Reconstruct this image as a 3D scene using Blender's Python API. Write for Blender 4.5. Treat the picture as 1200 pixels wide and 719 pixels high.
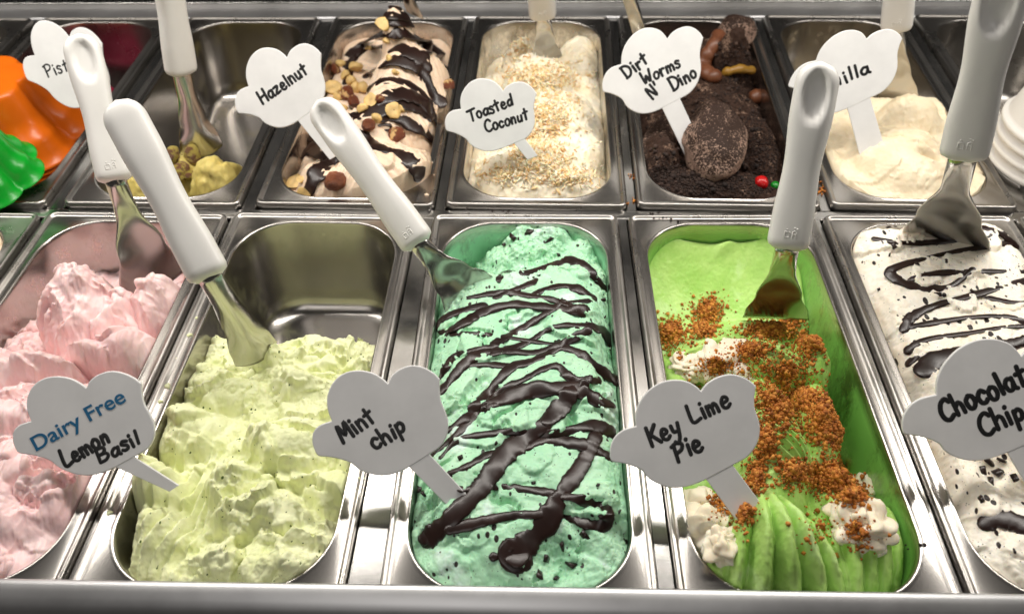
import bpy, math, random
import numpy as np
from mathutils import Vector, Matrix
from mathutils.bvhtree import BVHTree

for o in list(bpy.data.objects): bpy.data.objects.remove(o)
SC = bpy.context.scene
COL = SC.collection
rng = np.random.RandomState(11)
random.seed(5)

# ------------------------------------------------------------------ camera
PITCH, YAW, ROLL, FPX, CH = math.radians(44.06), math.radians(2.14), math.radians(-1.12), 990.0, 0.4698
CAM = Vector((0, 0, CH))
_F = Vector((-math.sin(YAW)*math.cos(PITCH), math.cos(YAW)*math.cos(PITCH), -math.sin(PITCH)))
_R0 = Vector((math.cos(YAW), math.sin(YAW), 0)); _U0 = _R0.cross(_F)
_R = _R0*math.cos(ROLL)+_U0*math.sin(ROLL); _U = -_R0*math.sin(ROLL)+_U0*math.cos(ROLL)
cam_d = bpy.data.cameras.new('camera'); cam_o = bpy.data.objects.new('camera', cam_d); COL.objects.link(cam_o)
cam_o.matrix_world = Matrix(((_R.x, _U.x, -_F.x, 0), (_R.y, _U.y, -_F.y, 0), (_R.z, _U.z, -_F.z, CH), (0, 0, 0, 1)))
cam_d.sensor_width = 36; cam_d.lens = 36*FPX/1200.0
cam_d.clip_start = 0.01; cam_d.clip_end = 50
cam_d.dof.use_dof = True; cam_d.dof.focus_distance = 0.62; cam_d.dof.aperture_fstop = 8.0
SC.camera = cam_o
SC.render.resolution_x = 1024; SC.render.resolution_y = 613

# ------------------------------------------------------------------ light
w = bpy.data.worlds.new('World'); SC.world = w; w.use_nodes = True
w.node_tree.nodes['Background'].inputs[0].default_value = (1.0, 0.93, 0.86, 1)
w.node_tree.nodes['Background'].inputs[1].default_value = 0.045
def area(name, loc, target, sx, sy, power, col):
    l = bpy.data.lights.new(name, 'AREA'); l.shape = 'RECTANGLE'; l.size = sx; l.size_y = sy; l.energy = power; l.color = col
    o = bpy.data.objects.new(name, l); COL.objects.link(o); o.location = loc
    o.rotation_euler = (Vector(target)-Vector(loc)).to_track_quat('-Z', 'Y').to_euler()
    return o
area('case_strip_light', (0.0, 0.70, 0.57), (0.0, 0.52, 0.0), 2.2, 0.05, 12.0, (1.0, 0.95, 0.88))
area('rear_strip_light', (0.0, 0.98, 0.66), (0.0, 0.84, 0.0), 2.2, 0.05, 1.3, (1.0, 0.90, 0.78))
area('room_light', (-0.5, -0.9, 2.0), (0.0, 0.5, 0.0), 1.6, 1.0, 9.0, (1.0, 0.96, 0.92))
SC.view_settings.view_transform = 'Standard'; SC.view_settings.look = 'None'
SC.view_settings.gamma = 1; SC.view_settings.exposure = 0.0; SC.view_settings.use_curve_mapping = False
SC.render.engine = 'CYCLES'

# ------------------------------------------------------------------ pixel helpers (photo pixels -> points of the place)
def ray(px, py):
    return (_F + _R*((px-600)/FPX) + _U*((359.5-py)/FPX))
def at(px, py, z=0.0):
    d = ray(px, py); t = (z-CH)/d.z
    return CAM + d*t
def at_depth(px, py, zc): return CAM + ray(px, py)*zc

# ------------------------------------------------------------------ materials
def s2l(c): return tuple(((v/255.0)/12.92 if v/255.0 <= .04045 else ((v/255.0+.055)/1.055)**2.4) for v in c)+(1,)
def nmat(name):
    m = bpy.data.materials.new(name); m.use_nodes = True
    nt = m.node_tree; return m, nt, nt.nodes['Principled BSDF']
def mixcol(nt, fac, a, b):
    n = nt.nodes.new('ShaderNodeMix'); n.data_type = 'RGBA'
    for s, v in ((n.inputs[0], fac), (n.inputs[6], a), (n.inputs[7], b)):
        if hasattr(v, 'links'): nt.links.new(v, s)
        else: s.default_value = v
    return n.outputs[2]
def tex(nt, kind, scale, detail=4, rough=.55, coord='Object', stretch=None):
    tc = nt.nodes.new('ShaderNodeTexCoord')
    src = tc.outputs[coord]
    if stretch:
        mp = nt.nodes.new('ShaderNodeMapping'); mp.inputs['Scale'].default_value = stretch
        nt.links.new(src, mp.inputs[0]); src = mp.outputs[0]
    if kind == 'noise':
        n = nt.nodes.new('ShaderNodeTexNoise'); n.inputs['Scale'].default_value = scale; n.inputs['Detail'].default_value = detail; n.inputs['Roughness'].default_value = rough
    else:
        n = nt.nodes.new('ShaderNodeTexVoronoi'); n.inputs['Scale'].default_value = scale
    nt.links.new(src, n.inputs['Vector'])
    return n
def ramp(nt, src, p0, p1, c0=(0, 0, 0, 1), c1=(1, 1, 1, 1)):
    r = nt.nodes.new('ShaderNodeValToRGB'); r.color_ramp.elements[0].position = p0; r.color_ramp.elements[1].position = p1
    r.color_ramp.elements[0].color = c0; r.color_ramp.elements[1].color = c1
    nt.links.new(src, r.inputs[0]); return r.outputs[0]
def bump(nt, bs, src, strength, dist, prev=None):
    b = nt.nodes.new('ShaderNodeBump'); b.inputs['Strength'].default_value = strength; b.inputs['Distance'].default_value = dist
    nt.links.new(src, b.inputs['Height'])
    if prev: nt.links.new(prev, b.inputs['Normal'])
    nt.links.new(b.outputs[0], bs.inputs['Normal']); return b.outputs[0]

def steel(name, col, rough, brush=(1, 40, 1), smudge=.12, bumpd=.00008):
    m, nt, bs = nmat(name)
    bs.inputs['Metallic'].default_value = 1.0
    n1 = tex(nt, 'noise', 14, 6, .65); n2 = tex(nt, 'noise', 60, 3, .6, stretch=brush)
    c = mixcol(nt, ramp(nt, n1.outputs[0], .3, .75), tuple(v*.86 for v in col[:3])+(1,), col)
    nt.links.new(c, bs.inputs['Base Color'])
    mr = nt.nodes.new('ShaderNodeMapRange'); mr.inputs[1].default_value = .3; mr.inputs[2].default_value = .75
    mr.inputs[3].default_value = rough-smudge*.5; mr.inputs[4].default_value = rough+smudge
    nt.links.new(n1.outputs[0], mr.inputs[0]); nt.links.new(mr.outputs[0], bs.inputs['Roughness'])
    bump(nt, bs, n2.outputs[0], .10, bumpd)
    return m
STEEL_PAN = steel('brushed_pan_steel', (.46, .44, .415, 1), .28)
STEEL_BAR = steel('polished_bar_steel', (.46, .45, .435, 1), .19)
STEEL_BLADE = steel('blade_steel', (.55, .535, .51, 1), .19, (1, 1, 30), .10)
STEEL_RAIL = steel('rail_steel', (.72, .72, .73, 1), .46, (30, 1, 1), .06)
STEEL_LINER = steel('liner_steel', (.20, .20, .20, 1), .45)
def residue_steel(name, col, lo, hi, film=.5):
    m, nt, bs = nmat(name); out = nt.nodes['Material Output']
    bs.inputs['Metallic'].default_value = 1; n1 = tex(nt, 'noise', 14, 6, .65)
    nt.links.new(mixcol(nt, ramp(nt, n1.outputs[0], .3, .75), (.40, .38, .36, 1), (.46, .44, .415, 1)), bs.inputs['Base Color']); bs.inputs['Roughness'].default_value = .24
    b2 = nt.nodes.new('ShaderNodeBsdfPrincipled'); b2.inputs['Base Color'].default_value = s2l(col); b2.inputs['Roughness'].default_value = .5
    n2 = tex(nt, 'noise', 26, 8, .7, stretch=(1, 1, .6)); tc = nt.nodes.new('ShaderNodeTexCoord'); sp = nt.nodes.new('ShaderNodeSeparateXYZ'); nt.links.new(tc.outputs['Object'], sp.inputs[0])
    zr = nt.nodes.new('ShaderNodeMapRange'); zr.inputs[1].default_value = -.003; zr.inputs[2].default_value = -.012; nt.links.new(sp.outputs[2], zr.inputs[0])
    mu = nt.nodes.new('ShaderNodeMath'); mu.operation = 'MULTIPLY'; nt.links.new(ramp(nt, n2.outputs[0], lo, hi, (0, 0, 0, 1), (film, film, film, 1)), mu.inputs[0]); nt.links.new(zr.outputs[0], mu.inputs[1])
    mx = nt.nodes.new('ShaderNodeMixShader'); nt.links.new(mu.outputs[0], mx.inputs[0]); nt.links.new(bs.outputs[0], mx.inputs[1]); nt.links.new(b2.outputs[0], mx.inputs[2]); nt.links.new(mx.outputs[0], out.inputs[0])
    return m
RESIDUE = {'lemon': ((212, 214, 160), .54, .68, .2), 'straw': ((240, 190, 185), .50, .64, .3), 'mint': ((150, 208, 170), .40, .52, .9), 'key': ((132, 192, 96), .34, .50, .8), 'choc': ((236, 220, 196), .42, .55, .8), 'pist': ((180, 164, 96), .55, .68, .3),
           'van': ((230, 212, 176), .52, .66, .4), 'coco': ((246, 234, 210), .46, .6, .6), 'hazel': ((206, 176, 150), .46, .6, .6), 'dirt': ((60, 42, 34), .42, .56, .8)}
def plain(name, col, rough, metal=0, coat=0, var=.06, bumps=0.0, bscale=200, sss=0, spec=.5):
    m, nt, bs = nmat(name)
    n = tex(nt, 'noise', bscale*.3, 4)
    dark = tuple(v*(1-var*2) for v in col[:3])+(1,)
    nt.links.new(mixcol(nt, ramp(nt, n.outputs[0], .35, .7), dark, col), bs.inputs['Base Color'])
    bs.inputs['Roughness'].default_value = rough; bs.inputs['Metallic'].default_value = metal; bs.inputs['Coat Weight'].default_value = coat
    bs.inputs['Specular IOR Level'].default_value = spec
    if sss:
        bs.inputs['Subsurface Weight'].default_value = sss; bs.inputs['Subsurface Radius'].default_value = (1, .8, .6); bs.inputs['Subsurface Scale'].default_value = .003
    if bumps: bump(nt, bs, tex(nt, 'noise', bscale, 3).outputs[0], bumps, .0005)
    return m
PLASTIC = plain('white_plastic', (.84, .825, .79, 1), .34, var=.02, bumps=.02, bscale=150)
CARD = plain('card_plastic', (.85, .845, .84, 1), .42, var=.05, bumps=.02, bscale=120)
INK = plain('black_marker_ink', (.012, .012, .013, 1), .45, var=.2)
BLUE_INK = plain('blue_printed_ink', s2l((20, 105, 150)), .5, var=.05)
CHOC = plain('dark_chocolate', (.026, .0112, .0085, 1), .30, var=.25, bumps=.12, bscale=150, spec=.45)
GRILLE = plain('black_grille_plastic', (.035, .035, .036, 1), .5)
DARK = plain('dark_gap', (.03, .03, .03, 1), .6)
def cream(name, c1, c2, rough=.45, grain=.3, gscale=700, chips=None, sss=.25, fleck=None, patches=None):
    m, nt, bs = nmat(name)
    n = tex(nt, 'noise', 38, 5, .6)
    col = mixcol(nt, ramp(nt, n.outputs[0], .32, .7), s2l(c2), s2l(c1))
    if patches:
        pn = tex(nt, 'noise', 22, 4, .6)
        col = mixcol(nt, ramp(nt, pn.outputs[0], .58, .66), col, s2l(patches))
    for spec in (chips or []):
        sc, thr, cc, st = spec
        v = tex(nt, 'voronoi', sc, stretch=st)
        ns = tex(nt, 'noise', sc*.35, 2)
        th = nt.nodes.new('ShaderNodeMath'); th.operation = 'SUBTRACT'; nt.links.new(v.outputs['Distance'], th.inputs[0])
        mr = nt.nodes.new('ShaderNodeMapRange'); mr.inputs[1].default_value = .36; mr.inputs[2].default_value = .66; mr.inputs[3].default_value = 0; mr.inputs[4].default_value = thr
        nt.links.new(ns.outputs[0], mr.inputs[0]); nt.links.new(mr.outputs[0], th.inputs[1])
        col = mixcol(nt, ramp(nt, th.outputs[0], 0.0, .03, (1, 1, 1, 1), (0, 0, 0, 1)), col, s2l(cc))
    nt.links.new(col, bs.inputs['Base Color'])
    bs.inputs['Roughness'].default_value = rough
    bs.inputs['Subsurface Weight'].default_value = sss; bs.inputs['Subsurface Radius'].default_value = (1, .75, .5); bs.inputs['Subsurface Scale'].default_value = .0022
    bs.inputs['Specular IOR Level'].default_value = .35
    g1 = tex(nt, 'noise', gscale, 4, .65); g2 = tex(nt, 'noise', gscale*.25, 4, .6)
    p = bump(nt, bs, g2.outputs[0], grain*.7, .0018)
    bump(nt, bs, g1.outputs[0], grain, .0007, p)
    return m

# ------------------------------------------------------------------ object helpers
def props(o, label=None, cat=None, group=None, kind=None):
    if label: o['label'] = label
    if cat: o['category'] = cat
    if group: o['group'] = group
    if kind: o['kind'] = kind
    return o
def link(name, me, mat, parent=None):
    o = bpy.data.objects.new(name, me); COL.objects.link(o)
    if mat and len(me.materials) == 0: me.materials.append(mat)
    if parent: o.parent = parent
    return o
def empty(name, loc=(0, 0, 0), rz=0):
    o = bpy.data.objects.new(name, None); COL.objects.link(o); o.location = loc; o.rotation_euler = (0, 0, rz); o.empty_display_size = .02
    return o
def mesh_np(name, V, Fq, smooth=True):
    V = np.asarray(V, dtype=np.float32); me = bpy.data.meshes.new(name)
    Fq = np.asarray(Fq, dtype=np.int32); k = Fq.shape[1]
    me.vertices.add(len(V)); me.vertices.foreach_set('co', V.ravel())
    me.loops.add(Fq.size); me.loops.foreach_set('vertex_index', Fq.ravel())
    me.polygons.add(len(Fq)); me.polygons.foreach_set('loop_start', np.arange(0, Fq.size, k, dtype=np.int32))
    try: me.polygons.foreach_set('loop_total', np.full(len(Fq), k, dtype=np.int32))
    except Exception: pass
    if smooth: me.polygons.foreach_set('use_smooth', np.ones(len(Fq), dtype=bool))
    me.update(calc_edges=True); me.validate(); return me
class MB:
    def __init__(s): s.v = []; s.f = []
    def box(s, x0, x1, y0, y1, z0, z1):
        b = len(s.v)
        s.v += [(x0, y0, z0), (x1, y0, z0), (x1, y1, z0), (x0, y1, z0), (x0, y0, z1), (x1, y0, z1), (x1, y1, z1), (x0, y1, z1)]
        s.f += [tuple(b+i for i in q) for q in ((0, 3, 2, 1), (4, 5, 6, 7), (0, 1, 5, 4), (1, 2, 6, 5), (2, 3, 7, 6), (3, 0, 4, 7))]
    def loft(s, loops, cap0=False, cap1=False):
        b = len(s.v); n = len(loops[0])
        for l in loops: s.v += [tuple(p) for p in l]
        for i in range(len(loops)-1):
            for j in range(n):
                k = (j+1) % n; s.f.append((b+i*n+j, b+i*n+k, b+(i+1)*n+k, b+(i+1)*n+j))
        if cap0: s.f.append(tuple(b+j for j in reversed(range(n))))
        if cap1: s.f.append(tuple(b+(len(loops)-1)*n+j for j in range(n)))
    def mesh(s, name, smooth=False):
        me = bpy.data.meshes.new(name); me.from_pydata([tuple(v) for v in s.v], [], s.f)
        if smooth: me.polygons.foreach_set('use_smooth', [True]*len(me.polygons))
        me.update(); return me
    def obj(s, name, mat, parent=None, smooth=False): return link(name, s.mesh(name, smooth), mat, parent)

# rounded-profile bar along x:  profile list of (y,z)
def bar_x(prof, x0, x1):
    m = MB(); m.loft([[(x0, y, z) for y, z in prof], [(x1, y, z) for y, z in prof]], True, True); return m
def round_box_prof(y0, y1, z0, z1, r, n=5):
    P = []
    for cx, cy, a0 in ((y1-r, z1-r, 0), (y0+r, z1-r, 90), (y0+r, z0+r, 180), (y1-r, z0+r, 270)):
        for i in range(n+1):
            a = math.radians(a0+90*i/n); P.append((cx+r*math.cos(a), cy+r*math.sin(a)))
    return P

# ------------------------------------------------------------------ noise (numpy)
_perm = np.concatenate([rng.permutation(256)]*3)
_g3 = rng.normal(size=(256, 3)); _g3 /= np.linalg.norm(_g3, axis=1)[:, None]
def pn(x, y, z=0.0):
    x, y, z = np.broadcast_arrays(np.asarray(x, float), np.asarray(y, float), np.asarray(z, float))
    xi, yi, zi = np.floor(x).astype(int), np.floor(y).astype(int), np.floor(z).astype(int)
    xf, yf, zf = x-xi, y-yi, z-zi
    xi &= 255; yi &= 255; zi &= 255
    f = lambda t: t*t*t*(t*(t*6-15)+10)
    u, v, w_ = f(xf), f(yf), f(zf)
    def g(i, j, k):
        h = _perm[_perm[_perm[xi+i]+yi+j]+zi+k]; G = _g3[h]
        return G[..., 0]*(xf-i)+G[..., 1]*(yf-j)+G[..., 2]*(zf-k)
    L = lambda a, b, t: a+(b-a)*t
    return 1.6*L(L(L(g(0, 0, 0), g(1, 0, 0), u), L(g(0, 1, 0), g(1, 1, 0), u), v), L(L(g(0, 0, 1), g(1, 0, 1), u), L(g(0, 1, 1), g(1, 1, 1), u), v), w_)
def fbm(x, y, z=0.0, o=4, g=.5):
    r = 0; a = 1; s = 0
    for i in range(o):
        r = r+a*pn(x*2**i+17.3*i, y*2**i-9.1*i, z*2**i if np.ndim(z) else z+3.7*i); s += a; a *= g
    return r/s
def billow(x, y, z=0.0, o=3, g=.5):
    r = 0; a = 1; s = 0
    for i in range(o):
        r = r+a*np.abs(pn(x*2**i+31.7*i, y*2**i+11.9*i, z*2**i if np.ndim(z) else z+5.1*i)); s += a; a *= g
    return r/s
def sstep(a, b, x):
    t = np.clip((x-a)/(b-a), 0, 1); return t*t*(3-2*t)

# ------------------------------------------------------------------ pans
PW = .165
FRONT_Y0, FRONT_L = .2290, .3750
BACK_Y0, BACK_L = .617, .383
def rrect(hx, y0, y1, r, z, k=10):
    P = []
    for cx, cy, a0 in ((hx-r, y1-r, 0), (-hx+r, y1-r, 90), (-hx+r, y0+r, 180), (hx-r, y0+r, 270)):
        for i in range(k+1):
            a = math.radians(a0+90*i/k); P.append((cx+r*math.cos(a), cy+r*math.sin(a), z))
    return P
def pan_mesh(L):
    h = PW/2
    rim = MB()
    def R(i, z, r): return rrect(h-i, i, L-i, r, z, 6)
    rim.loft([R(.0014, -.010, .006), R(.0004, -.0085, .0068), R(0, -.006, .007), R(0, .0002, .007), R(.0005, .0014, .0068), R(.0016, .0020, .006), R(.0028, .0016, .0055), R(.0036, .0006, .005), R(.0044, .0001, .0046), R(.0056, .0000, .004)])
    bas = MB()
    def B(i, z, r): return rrect(h-i, i, L-i, r, z, 14)
    ro = .046
    bas.loft([B(.0054, .00005, .0045), B(.0060, 0, .0048), B(.0098, .0000, ro-.001), B(.0106, .0006, ro), B(.0114, .0008, ro), B(.0122, .0004, ro), B(.0126, -.0008, ro), B(.0128, -.003, ro), B(.0133, -.02, ro), B(.0150, -.075, ro-.003), B(.0165, -.088, ro-.004), B(.021, -.096, ro-.008), B(.028, -.0995, ro-.014), B(.034, -.1, ro-.02)], False, True)
    return bas.mesh('pan_basin', True), rim.mesh('pan_rim', True)
PM_F, PM_B = pan_mesh(FRONT_L), pan_mesh(BACK_L)
class Pan: pass
def make_pan(xc, row, rot, label, key=None):
    p = Pan(); p.L = FRONT_L if row == 'f' else BACK_L; y0 = FRONT_Y0 if row == 'f' else BACK_Y0
    b, r = PM_F if row == 'f' else PM_B
    rz = math.radians(-rot)
    # rotate about the pan centre
    c = Vector((xc, y0+p.L/2, 0)); off = Matrix.Rotation(rz, 3, 'Z') @ Vector((0, -p.L/2, 0))
    e = empty('steel_pan', c+off, rz)
    props(e, label, 'pan', 'steel pans in the display case')
    bo = link('basin', b, STEEL_PAN, e)
    if key in RESIDUE: bo.material_slots[0].link = 'OBJECT'; bo.material_slots[0].material = residue_steel('pan_with_residue', *RESIDUE[key])
    link('rim', r, STEEL_PAN, e)
    p.e = e; p.M = Matrix.Translation(c+off) @ Matrix.Rotation(rz, 4, 'Z'); p.I = p.M.inverted()
    p.hx = PW/2-.0131; p.y0 = .0131; p.y1 = p.L-.0131; p.r = .046
    return p
def loc(p, px, py, z=0.0):
    q = p.I @ at(px, py, z); return q.x, q.y

pans = {}
for key, xc, row, rot, lab in (
    ('cream', -.5365, 'f', .8, 'steel pan of beige ice cream beside the pink one'),
    ('straw', -.3640, 'f', 1.0, 'steel pan holding pink ice cream'),
    ('lemon', -.1925, 'f', 1.0, 'steel pan of pale lemon ice cream with its rear half scooped bare'),
    ('mint', -.0088, 'f', -.1, 'steel pan holding mint green ice cream under chocolate drizzle'),
    ('key', .1670, 'f', -.5, 'steel pan holding bright green ice cream with brown crumbs'),
    ('choc', .3385, 'f', -.1, 'steel pan holding white ice cream with chocolate chips and drizzle'),
    ('side', .5080, 'f', 0, 'empty steel pan corner beside the chocolate chip pan'),
    ('spare', -.7150, 'b', .5, 'empty steel pan beyond the plastic moulds'),
    ('mould', -.5360, 'b', .4, 'steel pan holding the coloured plastic moulds'),
    ('pist', -.3535, 'b', .5, 'steel pan nearly empty with a little pistachio ice cream'),
    ('hazel', -.1720, 'b', 1.1, 'steel pan under the tall hazelnut ice cream mound'),
    ('coco', .0035, 'b', .9, 'steel pan holding white coconut ice cream'),
    ('dirt', .1795, 'b', 1.2, 'steel pan filled with dark cookie crumb ice cream'),
    ('van', .3560, 'b', 1.5, 'steel pan holding smooth vanilla ice cream'),
    ('cups', .5380, 'b', 1.5, 'steel pan under the stack of white cups')):
    pans[key] = make_pan(xc, row, rot, lab, key)

# ------------------------------------------------------------------ display case
case = empty('display_case', (0, .2, -.15))
props(case, 'stainless steel counter case with rails and divider bars carrying the pans', 'display case')
def child(o): o.parent = case; o.matrix_parent_inverse = Matrix.Translation((0, -.2, .15)); return o
child(bar_x([(.2432, -.05), (.2430, .0050), (.2425, .0068), (.2410, .0076), (.2385, .0075), (.2355, .0067), (.2320, .0052), (.2285, .0031), (.2255, -.0008), (.2235, -.007), (.2225, -.020), (.2220, -.05)], -1.0, 1.0).obj('front_rail', STEEL_RAIL, smooth=True))
child(bar_x(round_box_prof(.6042, .6168, -.02, -.0042, .0015), -1.0, 1.0).obj('cross_bar', STEEL_BAR))
child(bar_x(round_box_prof(1.0030, 1.0330, -.02, -.001, .003), -1.2, 1.2).obj('rear_ledge', STEEL_RAIL))
child(bar_x(round_box_prof(1.0300, 1.0380, -.02, .0065, .002), -1.2, 1.2).obj('rear_rail', STEEL_BAR))
m = MB(); m.box(-1.3, 1.3, .20, 1.40, -.16, -.15); child(m.obj('liner', STEEL_LINER))
m = MB(); m.box(-1.3, 1.3, 1.062, 1.070, -.15, .30); child(m.obj('rear_panel', GRILLE))
g = MB()
for i in range(230):
    x = -.9+i*.0083; g.box(x, x+.0042, 1.044, 1.0618, -.02, .10)
child(props(g.obj('vent_slats', GRILLE), kind='stuff'))
def gap_bars(keys, y0, y1):
    for a, b in zip(keys[:-1], keys[1:]):
        A, B = pans[a], pans[b]
        pa0, pa1 = A.M @ Vector((PW/2, 0, 0)), A.M @ Vector((PW/2, A.L, 0))
        pb0, pb1 = B.M @ Vector((-PW/2, 0, 0)), B.M @ Vector((-PW/2, B.L, 0))
        c0, c1 = (pa0+pb0)/2, (pa1+pb1)/2
        w2 = max((pb0.x-pa0.x), (pb1.x-pa1.x))/2-.0012
        w2 = max(w2, .0012)
        m = MB(); L = []
        for c, y in ((c0, y0), (c1, y1)):
            ww = max(.0006, ((pb0.x-pa0.x) if c is c0 else (pb1.x-pa1.x))/2-.0006)
            L.append([(c.x-ww, y, -.022), (c.x+ww, y, -.022), (c.x+ww, y, -.0052), (c.x+ww-.0008, y, -.0042), (c.x-ww+.0008, y, -.0042), (c.x-ww, y, -.0052)])
        m.loft(L, True, True); child(m.obj('divider_bar', STEEL_BAR))
gap_bars(['cream', 'straw', 'lemon', 'mint', 'key', 'choc', 'side'], .2435, .604)
gap_bars(['spare', 'mould', 'pist', 'hazel', 'coco', 'dirt', 'van', 'cups'], .617, 1.002)

# ------------------------------------------------------------------ ice cream surfaces
_wc = {}
def warp_fields(X, Y):
    k = (X.shape, float(X[0, 0]), float(Y[-1, 0]))
    if k not in _wc: _wc.clear(); _wc[k] = (fbm(X*22, Y*22, .3, 3), fbm(X*22+7, Y*22-5, .8, 3), fbm(X*120, Y*120, .5, 3), fbm(X*45, Y*45, .15, 2))
    return _wc[k]
class Lump:
    def __init__(s, p, px, py, rx, ry, rot, zt, zb=-.04, pw=.5, warp=.25, ridge=None):
        s.x, s.y = loc(p, px, py, zt); s.rx = rx; s.ry = ry; s.a = math.radians(rot); s.zt = zt; s.zb = zb; s.pw = pw; s.warp = warp; s.sg = 1 if int(px+py) % 2 else -1; s.ridge = ridge
    def h(s, X, Y):
        w1, w2, w3, w4 = warp_fields(X, Y)
        dx, dy = X-s.x+s.sg*w1*s.warp*s.rx*1.6+w3*.0012, Y-s.y+w2*s.warp*s.ry*1.6-w3*.0012
        u = (dx*math.cos(s.a)+dy*math.sin(s.a))/s.rx; v = (-dx*math.sin(s.a)+dy*math.cos(s.a))/s.ry
        d = u*u+v*v
        z = np.where(d < 1, s.zb+(s.zt-s.zb)*np.clip(1-d, 0, 1)**s.pw, -9)
        if s.ridge:   # spatula pleats: (count, depth)  across local v
            cnt, dep = s.ridge; ph = v*cnt*math.pi+u*1.3+w4*1.2
            z = z-dep*np.abs(np.sin(ph))**.6*np.where(d < 1, 1, 0)*np.clip(1.15-d, 0, 1)
        return z
def smears(p, X, Y, seed, n, lo, hi, amp, ang=0, spread=180, rag=.12, region=None):
    """overlapping spatula strokes: each rises along its run and breaks off in a ragged lip"""
    R = np.random.RandomState(seed); w1, w2, w3, w4 = warp_fields(X, Y); out = np.zeros_like(X)
    for i in range(n):
        cx = R.uniform(-p.hx, p.hx); cy = R.uniform(p.y0, p.y1); ln = R.uniform(lo, hi); wd = ln*R.uniform(.35, .7); a = math.radians(ang+R.uniform(-spread, spread)); am = amp*R.uniform(.5, 1.2)
        if region is not None and not region(cx, cy): continue
        dx, dy = X-cx+w1*.25*ln, Y-cy+w2*.25*ln
        u = (dx*math.cos(a)+dy*math.sin(a))/ln+rag*w3; v = (-dx*math.sin(a)+dy*math.cos(a))/wd+rag*.7*w4
        lip = 1-.25*v*v
        t = np.clip((u+1)/(1+lip), 0, 1)
        pch = am*(t**1.5)*np.where(u < lip, 1, 0)*sstep(1.0, .72, np.abs(v))
        out = np.maximum(out*.62+pch, out*(pch <= 0)) if False else np.where(pch > 0, np.maximum(out*.55+pch, out*.8), out)
    return out
def smax(a, b, k=.003):
    h = np.clip(.5+.5*(a-b)/k, 0, 1); return b+(a-b)*h+k*h*(1-h)
def cracks(X, Y, f, wdt, dep, seed, z0=.37):
    w1, w2, w3, w4 = warp_fields(X, Y)
    n = pn(X*f+seed+.35*w4+.25*w3, Y*f-seed+.35*w1+.25*w3, z0); m = sstep(-.1, .35, pn(X*f*.6-seed, Y*f*.6+seed, .9))
    return -dep*np.exp(-(n/wdt)**2)*m
def cream_mesh(p, hf, nx, ny, disp, inset=.0002, over=0.0, blur=2):
    V = np.linspace(p.y0+inset, p.y1-inset, ny); U = np.linspace(-1, 1, nx)
    d0 = np.minimum(V-p.y0, p.y1-V); r = p.r
    hw = np.where(d0 < r, p.hx-r+np.sqrt(np.clip(r*r-(r-d0)**2, 0, None)), p.hx)-inset
    hw = np.maximum(hw, p.hx-r)
    X = U[None, :]*hw[:, None]; Y = np.repeat(V[:, None], nx, 1)
    Z = hf(X, Y)
    for _ in range(blur):
        Q = np.pad(Z, 1, mode='edge'); Z = (Q[:-2, 1:-1]+Q[2:, 1:-1]+Q[1:-1, :-2]+Q[1:-1, 2:]+2*Z)/6
    P = np.stack([X, Y, Z], -1)
    def normals(P):
        du = np.gradient(P, axis=1); dv = np.gradient(P, axis=0); n = np.cross(du, dv); return n/np.maximum(np.linalg.norm(n, axis=-1, keepdims=True), 1e-9)
    N = normals(P)
    edge = np.minimum(1-np.abs(U)[None, :], (d0/.08)[:, None]); em = np.clip(edge/.03, 0.0, 1)
    D = disp(P[..., 0], P[..., 1], P[..., 2])*em
    P = P+N*D[..., None]
    # stay inside the opening while under the flange
    P[..., 0] = np.clip(P[..., 0], -hw[:, None]-.0000, hw[:, None])
    P[..., 1] = np.clip(P[..., 1], p.y0, p.y1)
    if over:      # a heaped edge that sags out over the flange
        k = over*sstep(.003, .012, P[..., 2])*sstep(.5, 1, np.abs(U))[None, :]; P[..., 0] = P[..., 0]*(1+k)
    rim_ = np.maximum(np.abs(U)[None, :] >= 1, (np.arange(ny)[:, None] == 0) | (np.arange(ny)[:, None] == ny-1))
    P[..., 2] = np.where(rim_, np.minimum(P[..., 2], -.004)-.02, P[..., 2])
    P[..., 0] = np.where(rim_, np.clip(P[..., 0], -hw[:, None], hw[:, None]), P[..., 0])
    idx = np.arange(nx*ny).reshape(ny, nx)
    Fq = np.stack([idx[:-1, :-1], idx[:-1, 1:], idx[1:, 1:], idx[1:, :-1]], -1).reshape(-1, 4)
    return P.reshape(-1, 3), Fq
SURF = {}
def ice_cream(key, hf, nx, ny, disp, mat, label, name='ice_cream', over=0.0, blur=2):
    p = pans[key]
    V, Fq = cream_mesh(p, hf, nx, ny, disp, over=over, blur=blur)
    keep = (V[:, 2] > -.096)[Fq].any(1); Fq = Fq[keep]
    used = np.unique(Fq); remap = np.zeros(len(V), int); remap[used] = np.arange(len(used)); V = V[used]; Fq = remap[Fq]
    me = mesh_np(name, V, Fq)
    # world-space BVH for toppings
    Mw = np.array(p.M); VW = V@Mw[:3, :3].T+Mw[:3, 3]
    SURF[key] = BVHTree.FromPolygons(VW.tolist(), Fq.tolist())
    o = link(name, me, mat); o.matrix_world = p.M
    props(o, label, 'ice cream', 'ice creams in the pans')
    p.ice = o
    return o
def hit(key, px, py, z=0.0):
    r = ray(px, py).normalized(); h = SURF[key].ray_cast(CAM, r, 3.0)
    if h[0] is None or h[0].z < -.085: return None
    n = h[1] if h[1].dot(r) < 0 else -h[1]
    return h[0], n
def edge_drop(p, X, Y, wx, wy0, wy1, dz, pw=1.0):
    # rounding down toward the pan walls
    ex = np.clip((p.hx-np.abs(X))/wx, 0, 1); e0 = np.clip((Y-p.y0)/wy0, 0, 1); e1 = np.clip((p.y1-Y)/wy1, 0, 1)
    f = lambda t: 1-(1-t)**2
    return -dz*(1-f(ex)*f(e0)*f(e1))**pw

mm = .001
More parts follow.
